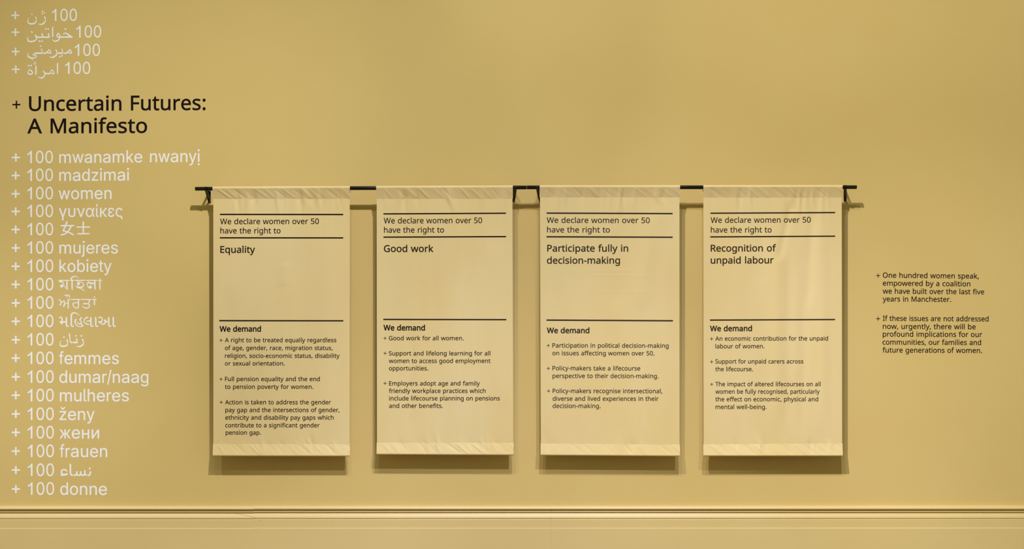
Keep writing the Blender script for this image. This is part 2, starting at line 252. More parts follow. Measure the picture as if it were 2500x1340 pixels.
GA = {
 '+': '453|198,34 198,364 255,364 255,34|61,172 61,226 391,226 391,172',
 '/': '249|235,533 71,-76 14,-76 178,533',
 '0': '453|227,-7 190,-3 159,6 130,24 105,49 85,76 69,113 57,156 50,200 48,254 50,308 57,352 69,395 86,432 105,460 130,484 160,502 190,512 227,516 263,512 294,502 323,484 348,460 367,432 384,395 396,352 403,308 405,254 403,200 396,156 384,113 368,76 349,49 323,24 294,6 264,-3|227,50 251,52 271,60 290,74 307,93 319,115 330,144 338,177 342,212 344,254 342,297 338,331 330,365 319,394 307,416 290,435 271,449 251,457 227,460 202,457 182,449 163,435 147,416 134,394 123,365 115,331 111,297 109,254 111,212 115,177 123,144 134,115 147,93 163,74 182,60 202,52',
 'a': '389|160,-9 136,-7 115,-3 94,5 76,16 61,28 48,45 38,64 32,84 30,108 32,129 36,146 43,161 53,174 64,184 78,193 93,200 108,206 125,211 178,220 200,223 218,225 234,227 247,229 257,231 265,235 271,240 274,246 276,255 276,257 274,272 272,285 267,297 259,307 251,315 240,322 227,327 213,330 196,331 178,330 163,327 149,322 137,316 127,309 118,301 110,292 105,283 100,274 41,291 51,313 63,330 79,346 96,359 113,368 133,375 154,381 173,383 194,384 208,384 223,382 239,379 256,375 270,369 286,360 300,349 312,337 322,320 330,300 335,279 337,251 337,0 277,0 277,52 272,52 267,43 261,34 252,25 241,15 230,8 215,1 198,-4 181,-7|170,45 193,47 211,51 228,59 243,69 254,80 263,93 270,108 274,122 276,138 276,190 272,187 267,184 259,182 231,176 200,171 175,168 134,159 122,153 112,147 103,139 97,130 93,119 92,105 93,92 96,82 102,72 110,64 118,58 130,52 143,48 155,46',
 'b': '424|229,-8 207,-7 189,-3 172,4 158,12 147,21 138,31 130,41 124,50 118,59 112,59 112,0 53,0 53,509 114,509 114,319 118,319 124,327 130,336 137,346 147,356 158,364 171,373 188,379 206,383 229,384 260,382 287,374 313,361 336,342 354,320 370,293 381,260 388,228 390,189 388,149 381,117 370,84 354,56 336,35 313,16 287,2 261,-5|220,47 243,49 262,55 279,66 295,80 306,96 316,117 323,140 327,163 328,189 327,216 323,238 316,261 306,281 295,297 280,311 262,322 243,328 220,330 197,328 179,322 161,312 146,298 135,283 125,263 118,240 114,217 113,189 114,162 118,138 125,115 135,95 146,79 162,65 179,55 198,49',
 'd': '424|195,-8 164,-5 138,2 111,16 88,35 71,56 55,84 43,117 37,149 34,189 37,228 43,260 55,293 71,320 89,342 112,361 138,374 164,382 196,384 218,383 236,379 253,373 267,364 278,356 287,346 295,336 301,327 306,319 311,319 311,509 372,509 372,0 313,0 313,59 307,59 301,50 295,41 287,31 277,21 266,12 252,4 236,-3 218,-7|205,47 227,49 245,55 263,65 278,79 290,95 299,115 306,138 310,162 312,189 310,217 306,240 300,263 290,283 279,298 263,312 246,322 227,328 205,330 181,328 163,322 145,311 129,297 118,281 108,261 101,238 98,216 96,189 98,163 102,140 109,117 118,96 130,80 145,66 163,55 182,49',
 'e': '404|212,-8 176,-5 146,2 117,16 92,36 73,57 56,85 43,117 37,149 34,187 37,225 43,257 55,290 72,318 91,340 115,359 143,374 171,381 205,384 226,383 245,380 266,374 285,365 302,355 319,341 334,324 346,305 357,282 365,255 369,228 371,194 371,169 75,169 75,221 338,221 310,202 308,227 305,248 298,269 288,287 277,301 263,314 245,323 227,328 205,330 183,328 164,323 146,313 131,301 119,287 109,270 102,250 97,232 96,211 96,178 98,150 102,128 110,106 122,88 134,74 151,61 170,53 189,48 212,46 228,47 240,49 254,53 266,58 276,64 285,73 294,83 300,93 306,105 365,91 358,71 348,55 335,39 319,25 303,14 283,4 260,-3 238,-7',
 'f': '254|228,379 228,327 6,327 6,379|81,0 81,432 82,453 87,470 96,486 107,500 119,510 135,519 152,525 169,529 187,530 201,530 212,529 222,527 231,525 237,523 243,521 227,468 215,472 195,474 177,472 165,468 154,460 147,449 143,436 142,419 142,0',
 'g': '425|207,-151 179,-149 156,-146 134,-140 114,-131 98,-122 82,-110 69,-97 59,-84 51,-69 101,-41 122,-66 131,-75 141,-82 154,-88 170,-93 186,-96 207,-97 237,-95 260,-88 282,-75 299,-57 308,-35 311,-6 311,68 306,68 301,60 295,51 287,41 277,32 266,24 252,16 236,9 218,6 195,5 165,7 139,14 113,27 89,44 71,64 55,90 43,121 37,152 34,191 37,230 43,262 55,293 71,321 89,342 112,361 139,374 165,382 196,384 219,383 237,379 253,373 268,364 278,356 288,346 296,336 302,327 308,319 313,319 313,379 372,379 372,-9 370,-41 363,-66 350,-90 333,-109 315,-124 291,-136 264,-144 238,-149|205,59 227,61 246,66 264,75 279,88 290,102 300,121 307,143 311,165 312,193 311,219 307,242 300,264 290,283 279,299 264,312 246,322 228,328 205,330 182,328 163,322 145,312 130,297 118,282 109,262 102,240 98,218 96,193 98,166 102,144 109,123 119,103 130,89 145,76 163,66 182,61',
 'h': '410|114,227 114,0 53,0 53,509 114,509 114,287 102,287 116,320 132,343 152,362 176,375 199,382 227,384 253,383 274,378 295,369 314,356 328,341 341,321 350,297 355,272 357,240 357,0 296,0 296,235 293,263 286,285 273,304 255,318 235,326 210,329 192,328 176,324 161,317 147,308 136,297 126,283 119,266 115,248',
 'i': '167|53,0 53,379 114,379 114,0|84,443 72,444 63,448 54,455 47,463 43,472 41,483 43,494 47,503 54,512 63,519 72,522 84,524 95,522 105,519 114,512 121,503 125,494 126,483 125,472 121,463 114,455 105,448 95,444',
 'j': '167|53,379 114,379 114,-30 112,-53 109,-72 102,-90 92,-106 80,-119 65,-129 46,-137 27,-141 4,-143 -10,-143 -10,-87 2,-87 18,-85 30,-80 40,-72 47,-60 51,-47 53,-29|83,443 72,444 63,448 53,455 46,463 42,472 41,483 42,494 46,503 53,512 63,519 72,522 83,524 95,522 104,519 114,512 121,503 125,494 126,483 125,472 121,463 114,455 104,448 95,444',
 'k': '381|110,137 110,212 121,212 284,379 360,379 184,199 177,199|53,0 53,509 114,509 114,0|294,0 148,186 191,229 372,0',
 'l': '189|139,-2 112,0 91,7 74,20 62,38 55,58 53,84 53,509 114,509 114,99 114,83 116,71 120,62 126,56 134,53 146,52 160,53 170,54 181,3 162,-1',
 'm': '610|53,0 53,379 112,379 112,295 108,295 114,315 122,331 132,346 145,359 157,368 172,376 188,382 203,385 219,386 246,383 267,375 287,361 303,341 314,321 321,295 312,295 318,313 326,328 337,343 350,356 364,366 381,375 399,381 416,385 437,386 459,384 478,380 497,372 515,360 528,347 541,328 550,307 555,284 557,255 557,0 496,0 496,254 493,279 486,298 473,313 456,323 439,328 419,330 402,329 388,326 374,320 362,311 353,302 345,290 340,277 336,263 335,247 335,0 274,0 274,260 272,280 265,296 253,311 237,322 220,328 199,330 184,329 171,326 158,320 145,312 135,302 126,289 119,274 115,258 114,238 114,0',
 'n': '410|114,227 114,0 53,0 53,379 112,379 112,287 102,287 116,320 132,343 152,362 176,375 199,382 227,384 253,383 274,378 295,369 313,356 328,341 341,321 350,297 355,272 357,240 357,0 296,0 296,235 293,263 286,285 273,304 255,318 235,326 210,329 192,328 176,324 161,317 147,308 136,297 126,283 119,266 115,248',
 'o': '415|207,-8 173,-5 145,2 117,16 92,36 73,57 56,85 44,117 37,149 34,187 37,226 44,259 56,291 73,319 92,341 117,360 145,374 173,382 207,384 242,382 270,374 299,360 323,341 342,319 359,291 372,259 378,226 381,187 378,149 372,117 359,85 342,57 323,36 299,16 270,2 242,-5|207,46 232,49 252,55 270,66 286,81 297,97 307,117 314,140 318,162 319,187 318,213 314,235 307,258 297,279 286,295 270,310 252,321 232,327 207,330 183,327 164,321 145,310 130,295 118,279 108,258 101,235 98,213 96,187 98,162 101,140 108,117 118,97 130,81 145,66 164,55 183,49',
 'r': '259|53,0 53,379 112,379 112,321 115,321 125,339 136,354 152,367 172,377 190,383 213,385 229,384 243,384 243,322 241,323 236,323 230,324 207,326 189,324 174,321 159,315 146,306 135,296 126,284 119,269 115,254 114,237 114,0',
 's': '365|182,-8 156,-7 134,-3 112,3 92,13 77,24 62,38 50,55 42,72 36,94 94,107 101,87 110,72 124,60 141,52 159,47 181,45 207,47 226,53 244,62 258,75 265,87 268,103 266,116 262,126 254,136 243,144 230,150 212,155 149,170 117,180 93,192 72,208 58,227 50,248 47,274 49,295 55,313 65,332 79,347 95,360 115,370 138,378 160,383 187,384 213,383 233,379 254,372 272,363 286,353 299,339 310,324 317,308 324,290 268,277 262,291 254,303 243,316 228,325 210,331 187,333 165,331 148,326 131,317 118,305 111,293 109,277 110,264 115,253 124,243 137,235 151,229 172,223 229,209 262,199 286,187 306,171 320,152 328,132 331,107 329,84 323,66 312,47 298,31 281,18 260,6 235,-2 211,-6',
 't': '227|204,379 204,327 6,327 6,379|65,471 126,471 126,98 127,82 130,71 136,61 145,55 155,51 170,50 185,51 202,54 213,2 192,-3 168,-4 137,-1 113,7 92,21 77,41 68,64 65,93',
 'u': '410|182,-5 157,-3 136,2 115,11 96,24 82,39 69,59 60,83 55,108 53,139 53,379 114,379 114,144 116,116 124,94 137,75 155,61 175,53 200,50 218,52 233,55 249,62 263,71 274,82 283,97 291,114 295,131 296,153 296,379 357,379 357,0 298,0 298,92 307,92 293,59 278,36 257,17 234,4 210,-3',
 'w': '567|138,0 23,379 87,379 133,214 140,189 147,165 154,137 161,106 168,76 175,41 165,41 172,75 178,104 186,135 193,163 199,188 206,214 252,379 316,379 362,214 368,188 374,164 382,136 389,105 395,76 402,41 391,41 399,76 406,105 413,135 420,164 427,188 434,214 480,379 545,379 429,0 368,0 319,172 305,225 291,280 277,338 291,338 277,280 263,225 248,172 199,0',
 'y': '389|47,-139 61,-86 71,-87 83,-89 93,-90 104,-89 114,-86 122,-81 130,-74 138,-64 144,-52 151,-36 163,-1 17,379 84,379 165,155 187,87 206,21 184,21 202,87 224,155 305,379 371,379 204,-58 196,-77 187,-93 177,-107 165,-119 153,-128 139,-136 124,-141 109,-144 91,-145 65,-143 57,-142 52,-140',
 'z': '380|42,0 42,46 254,320 254,323 48,323 48,379 333,379 333,331 126,60 126,56 339,56 339,0',
 'ž': '380|42,0 42,46 254,320 254,323 48,323 48,379 333,379 333,331 126,60 126,56 339,56 339,0|138,529 187,469 235,529 296,529 296,526 216,435 158,435 78,526 78,529',
 'ί': '189|139,-2 112,0 91,7 74,20 62,38 55,58 53,84 53,379 114,379 114,99 114,83 116,71 120,62 126,56 134,53 146,52 160,53 170,54 181,3 162,-1|62,429 74,529 139,529 105,429',
 'α': '462|202,-8 169,-5 142,3 115,17 91,36 72,58 55,86 43,118 37,150 34,188 37,226 43,258 56,290 73,318 91,340 116,360 144,374 171,381 204,384 228,383 248,379 268,371 285,362 298,351 311,337 322,322 331,308 339,291 353,242 376,242 378,191 435,0 377,0 330,191 317,234 295,280 284,294 273,305 259,316 243,324 226,328 206,330 184,328 166,322 148,313 132,299 120,284 110,264 102,240 98,217 96,188 98,160 102,136 109,113 119,93 131,78 146,64 164,54 181,48 203,46 223,48 239,53 256,61 270,72 282,83 293,97 303,113 310,128 317,144 330,189 372,379 429,379 378,189 376,139 356,139 339,90 331,73 322,58 310,42 297,28 283,16 266,6 246,-2 226,-7',
 'γ': '389|165,-7 17,379 84,379 165,155 187,87 206,21 184,21 203,87 224,155 305,379 371,379 224,-7|164,-143 164,3 225,3 225,-143',
 'ε': '371|189,-7 160,-5 136,-1 111,7 88,17 71,29 56,45 44,63 38,81 36,102 36,114 38,124 42,136 48,147 55,157 65,167 77,176 91,183 109,190 130,195 152,197 179,198 231,198 231,169 186,169 169,168 154,165 140,161 128,154 119,148 110,139 104,129 101,118 100,107 103,90 110,76 125,64 144,55 165,49 192,47 209,48 223,51 236,55 247,60 255,67 263,76 269,87 273,98 277,111 337,99 331,78 323,60 312,42 297,27 282,16 262,6 240,-1 217,-5|180,182 153,183 131,185 111,190 94,196 81,202 69,211 60,220 54,230 49,241 43,273 45,296 51,315 61,333 76,349 92,361 113,371 137,379 160,383 189,384 215,383 237,379 258,373 276,364 291,353 304,340 316,324 324,308 330,287 272,273 265,290 257,303 245,315 229,324 212,329 188,331 164,329 145,324 128,314 115,302 108,289 105,272 108,257 114,246 125,235 142,226 161,222 186,220 231,220 231,182',
 'κ': '364|114,379 114,0 53,0 53,379|356,379 174,167 90,167 90,212 145,212 282,379|278,0 139,169 171,213 354,0',
 'ν': '406|180,0 65,303 60,312 56,319 50,323 44,327 36,328 26,329 17,329 17,382 28,382 51,380 69,376 87,368 101,357 112,344 121,326 183,155 204,87 223,21 201,21 220,87 241,155 323,379 389,379 244,0',
 'ς': '394|290,-98 290,-43 288,-30 284,-20 276,-11 266,-5 254,-1 240,0 207,0 173,3 145,10 117,23 92,40 73,60 56,87 44,118 37,149 34,187 37,226 44,259 56,291 73,319 92,341 117,360 145,374 173,382 207,384 226,384 243,381 260,377 276,371 291,365 305,356 318,346 329,335 340,322 349,308 356,293 362,277 303,262 290,289 270,311 242,325 231,328 220,329 207,330 183,327 164,321 145,310 130,295 118,279 108,258 101,235 98,213 96,187 98,162 101,141 108,119 118,100 130,84 145,71 164,61 183,55 207,53 240,53 262,52 279,48 297,42 313,33 325,22 335,9 343,-7 347,-23 349,-42 349,-98',
 'υ': '410|205,-7 173,-5 147,1 122,11 101,24 85,40 71,61 60,86 55,111 53,142 53,379 114,379 114,145 115,124 118,108 124,92 132,78 142,68 154,60 170,53 185,50 205,49 225,50 240,53 255,60 268,68 278,78 286,92 292,108 295,124 296,145 296,379 357,379 357,142 355,111 349,86 339,61 325,40 309,24 288,11 263,1 237,-5',
 'е': '404|212,-8 176,-5 146,2 117,16 92,36 73,57 56,85 43,117 37,149 34,187 37,225 43,257 55,290 72,318 91,340 115,359 143,374 171,381 205,384 226,383 245,380 266,374 285,365 302,355 319,341 334,324 346,305 357,282 365,255 369,228 371,194 371,169 75,169 75,221 338,221 310,202 308,227 305,248 298,269 288,287 277,301 263,314 245,323 227,328 205,330 183,328 164,323 146,313 131,301 119,287 109,270 102,250 97,232 96,211 96,178 98,150 102,128 110,106 122,88 134,74 151,61 170,53 189,48 212,46 228,47 240,49 254,53 266,58 276,64 285,73 294,83 300,93 306,105 365,91 358,71 348,55 335,39 319,25 303,14 283,4 260,-3 238,-7',
 'ж': '563|21,0 174,193 23,379 95,379 221,218 252,218 252,379 313,379 313,218 342,218 468,379 541,379 390,193 543,0 469,0 342,162 313,162 313,0 252,0 252,162 223,162 95,0',
 'и': '411|358,0 296,0 296,274 293,274 111,0 53,0 53,379 114,379 114,104 118,104 300,379 358,379',
 'н': '409|309,223 309,167 99,167 99,223|114,379 114,0 53,0 53,379|356,379 356,0 295,0 295,379',
 'ị': '167|53,0 53,379 114,379 114,0|84,443 72,444 63,448 54,455 47,463 43,472 41,483 43,494 47,503 54,512 63,519 72,522 84,524 95,522 105,519 114,512 121,503 125,494 126,483 125,472 121,463 114,455 105,448 95,444|84,-144 73,-143 64,-139 54,-133 47,-124 43,-115 42,-104 43,-93 47,-84 54,-75 64,-69 73,-65 84,-64 96,-65 105,-69 115,-75 122,-84 126,-93 127,-104 126,-115 122,-124 115,-133 105,-139 96,-143',
}
AR_ONE = [(.373,0),(.285,0),(.285,.560),(.240,.523),(.180,.486),(.109,.454),(.109,.539),(.170,.572),(.215,.604),(.250,.636),(.285,.672),(.316,.719),(.373,.719)]
AR_ADV = dict(zip('0abdefghijklmnorstuwyz/', (.556,.556,.556,.556,.556,.278,.556,.556,.222,.222,.5,.222,.833,.556,.556,.333,.5,.278,.556,.722,.5,.5,.278)))
AR_ADV.update({'ž': .5, 'ị': .222, 'ж': .669, 'е': .556, 'н': .552, 'и': .559, 'γ': .5, 'υ': .547, 'ν': .5, 'α': .578, 'ί': .222, 'κ': .5, 'ε': .446, 'ς': .481})
_cache = {}
def glyph(font, ch):
    """advance and contours in ems"""
    k = (font, ch)
    if k in _cache: return _cache[k]
    if font == 'A' and ch == '1':
        r = (.556, [AR_ONE])
    else:
        parts = (GA if font == 'A' else GH)[ch].split('|')
        cs = [[tuple(float(v) for v in p.split(',')) for p in c.split()] for c in parts[1:]]
        adv = float(parts[0])
        if font == 'H':
            r = (adv / 671.6, [[(x / 671.6, y / 671.6) for x, y in c] for c in cs])
        else:
            t = AR_ADV[ch]; h = t / (adv / 694.0)
            def fy(y):
                y /= 694.0
                if ch in '0/': return y * .716 / .727
                return y * .519 / .546 if y < .546 else .519 + (y - .546) * .197 / .187
            r = (t, [[(x / 694.0 * h, fy(y)) for x, y in c] for c in cs])
    _cache[k] = r
    return r

def fatten(contours, w):
    if not w: return contours
    def area(c): return sum(a[0] * b[1] - b[0] * a[1] for a, b in zip(c, c[1:] + c[:1]))
    s = 1 if area(max(contours, key=lambda c: abs(area(c)))) > 0 else -1
    out = []
    for c in contours:
        n = len(c); q = []
        for i in range(n):
            p0, p1, p2 = c[i - 1], c[i], c[(i + 1) % n]
            d1 = Vector((p1[0] - p0[0], p1[1] - p0[1])); d2 = Vector((p2[0] - p1[0], p2[1] - p1[1]))
            if d1.length < 1e-9 or d2.length < 1e-9: q.append(p1); continue
            d1.normalize(); d2.normalize()
            m = Vector((d1.y + d2.y, -(d1.x + d2.x)))
            if m.length < 0.3: q.append(p1); continue
            m.normalize(); k = max(0.5, m.dot(Vector((d1.y, -d1.x))))
            q.append((p1[0] + s * m.x * w / k, p1[1] + s * m.y * w / k))
        out.append(q)
    return out

from mathutils.geometry import delaunay_2d_cdt
def wind(p, cs):
    w = 0; x, y = p
    for c in cs:
        for i in range(len(c)):
            x0, y0 = c[i - 1]; x1, y1 = c[i]
            if (y0 <= y) != (y1 <= y) and x < x0 + (y - y0) * (x1 - x0) / (y1 - y0): w += 1 if y1 > y0 else -1
    return w
def fill(cs):
    """triangles covering the outline (overlapping contours united, counters left open) and its rim edges"""
    vs = []; es = []
    for c in cs:
        b = len(vs); n = len(c); vs += [Vector(p) for p in c]; es += [(b + i, b + (i + 1) % n) for i in range(n)]
    r = delaunay_2d_cdt(vs, es, [], 0, 1e-7)
    V = [tuple(v) for v in r[0]]; T = []
    for f in r[2]:
        m = (sum(V[i][0] for i in f) / 3, sum(V[i][1] for i in f) / 3)
        if wind(m, cs) != 0:
            (ax, ay), (bx, by), (cx_, cy_) = (V[i] for i in f)
            T.append(tuple(f) if (bx - ax) * (cy_ - ay) - (by - ay) * (cx_ - ax) > 0 else tuple(reversed(f)))
    use = sorted({i for f in T for i in f}); mp = {j: i for i, j in enumerate(use)}
    V = [V[i] for i in use]; T = [tuple(mp[i] for i in f) for f in T]
    ed = {(f[i], f[(i + 1) % 3]) for f in T for i in range(3)}
    return np.array(V), T, [e for e in ed if (e[1], e[0]) not in ed]
_tri = {}
def glyph_fill(font, ch, be):
    k = (font, ch, round(be, 4))
    if k not in _tri:
        adv, cs = glyph(font, ch); _tri[k] = (adv,) + fill(fatten(cs, be))
    return _tri[k]

def layout(text, font, size, x0, x1, b0, b1, bold=0.0, space=None):
    """[(char, points in photo pixels, triangles, rim)] with the ink running from x0 to x1 along a slightly tilted baseline"""
    pen = 0.0; items = []
    sp = space if space is not None else (.278 if font == 'A' else .315)
    for ch in text:
        if ch == ' ': pen += sp * size; continue
        adv, V, T, E = glyph_fill(font, ch, bold / size)
        items.append((ch, V * size + np.array([pen, 0]), T, E)); pen += adv * size
    lo = min(V[:, 0].min() for _, V, _, _ in items); hi = max(V[:, 0].max() for _, V, _, _ in items)
    k = (x1 - x0) / (hi - lo)
    return [(ch, np.stack([x0 + (V[:, 0] - lo) * k, b0 + (b1 - b0) * (V[:, 0] - lo) / (hi - lo) - V[:, 1]], 1), T, E) for ch, V, T, E in items]

def plus_shape(cx, cy, s, t):
    h = s / 2; q = t / 2
    V, T, E = fill([[(-h, -q), (-q, -q), (-q, -h), (q, -h), (q, -q), (h, -q), (h, q), (q, q), (q, h), (-q, h), (-q, q), (-h, q)]])
    return [('+', V + np.array([cx, cy]), [tuple(reversed(f)) for f in T], [(e[1], e[0]) for e in E])]

def lay(name, glyphs, mat, parent, place, solid):
    """one mesh out of the given glyphs, laid on its surface"""
    Vs = []; F = []; n0 = 0
    for ch, V, T, E in glyphs:
        n = len(V); px, py = V[:, 0], V[:, 1]
        Vs.append(place(px, py, np.ones(n, bool))); F += [tuple(i + n0 for i in f) for f in T]
        if solid:
            Vs.append(place(px, py, np.zeros(n, bool)))
            F += [(b + n0, a + n0, a + n0 + n, b + n0 + n) for a, b in E]; n0 += n
        n0 += n
    W = np.concatenate(Vs)
    org = Vector((float(W[:, 0].min()), float(W[:, 1].mean()), float(W[:, 2].min())))
    me = bpy.data.meshes.new(name); me.from_pydata((W - np.array(org)).tolist(), [], F); me.update()
    return link_mesh(name, me, mat, parent, org)

def np_pt(px, py, d):
    s = (CAM_D - d) / FX
    return np.stack([(px - CX) * s, -d + 0 * px, CAM_Z + (CY - py) * s], 1)
def on_wall(px, py, top):
    return np_pt(px, py, np.where(top, 0.0006, 0.0))

# hand-drawn pen strokes for the scripts that need joined letters
def catmull(pts, closed, k=6):
    n = len(pts); out = []
    rng = range(n if closed else n - 1)
    for i in rng:
        if closed: p0, p1, p2, p3 = pts[i - 1], pts[i], pts[(i + 1) % n], pts[(i + 2) % n]
        else:
            p1, p2 = pts[i], pts[i + 1]
            p0 = pts[i - 1] if i else tuple(2 * a - b for a, b in zip(p1, p2))
            p3 = pts[i + 2] if i + 2 < n else tuple(2 * b - a for a, b in zip(p1, p2))
        for j in range(k):
            t = j / k
            out.append(tuple(0.5 * (2 * b + (c - a) * t + (2 * a - 5 * b + 4 * c - d) * t * t + (3 * b - a - 3 * c + d) * t ** 3)
                             for a, b, c, d in zip(p0, p1, p2, p3)))
    if not closed: out.append(pts[-1])
    return out
def stroke_mesh(shapes, ox, oy, sc):
    """shapes: ('s'|'c'|'l', [(x, y, width)]) pen strokes, ('p', [(x, y)]) polygons, ('o', x, y, r) dots"""
    vs = []; fs = []
    for si, sh in enumerate(shapes):
        front = 0.0006 + si * 0.00002
        if sh[0] == 'o': poly = [(sh[1] + sh[3] * math.cos(a * math.pi / 9), sh[2] + sh[3] * math.sin(a * math.pi / 9)) for a in range(18)]
        elif sh[0] == 'd': poly = [(sh[1], sh[2] - sh[3]), (sh[1] + sh[3], sh[2]), (sh[1], sh[2] + sh[3]), (sh[1] - sh[3], sh[2])]
        else: poly = sh[1]
        if sh[0] in 'pod':
            pp = [(ox + x / sc, oy + y / sc) for x, y in poly]; n = len(pp); b = len(vs)
            ar = sum(p[0] * q[1] - q[0] * p[1] for p, q in zip(pp, pp[1:] + pp[:1]))
            if ar > 0: pp.reverse()
            vs += [wpt(x, y, front) for x, y in pp] + [wpt(x, y, 0) for x, y in pp]
            fs.append(tuple(range(b, b + n)))
            for i in range(n): j = (i + 1) % n; fs.append((b + j, b + i, b + n + i, b + n + j))
        else:
            closed = sh[0] == 'c'
            q = sh[1] if sh[0] == 'l' else catmull(sh[1], closed)
            n = len(q); b = len(vs)
            for i, (x, y, w) in enumerate(q):
                a_ = q[(i - 1) % n] if (i or closed) else q[0]; c_ = q[(i + 1) % n] if (i < n - 1 or closed) else q[-1]
                t = Vector((c_[0] - a_[0], c_[1] - a_[1]))
                t = t.normalized() if t.length > 1e-6 else Vector((1, 0))
                nx, ny = -t.y * max(w, 6) / 2, t.x * max(w, 6) / 2
                for (X, Y) in ((x + nx, y + ny), (x - nx, y - ny)):
                    vs.append(wpt(ox + X / sc, oy + Y / sc, front + 0.000015 * i / n)); vs.append(wpt(ox + X / sc, oy + Y / sc, 0))
            for i in range(n if closed else n - 1):
                a0 = b + 4 * i; a1 = b + 4 * ((i + 1) % n)
                fs += [(a0, a1, a1 + 2, a0 + 2), (a0, a0 + 1, a1 + 1, a1), (a0 + 2, a1 + 2, a1 + 3, a0 + 3)]
            if not closed:
                e = b + 4 * (n - 1); fs += [(b, b + 2, b + 3, b + 1), (e, e + 1, e + 3, e + 2)]
    me = from_np('letter', vs, fs)
    return me
def put_letter(me, parent, mat):
    n = len(me.vertices); co = np.empty(n * 3); me.vertices.foreach_get('co', co); co = co.reshape(-1, 3)
    org = co.min(0); org[1] = 0.0; me.vertices.foreach_set('co', (co - org).ravel()); me.update()
    link_mesh('letter', me, mat, parent, tuple(org))

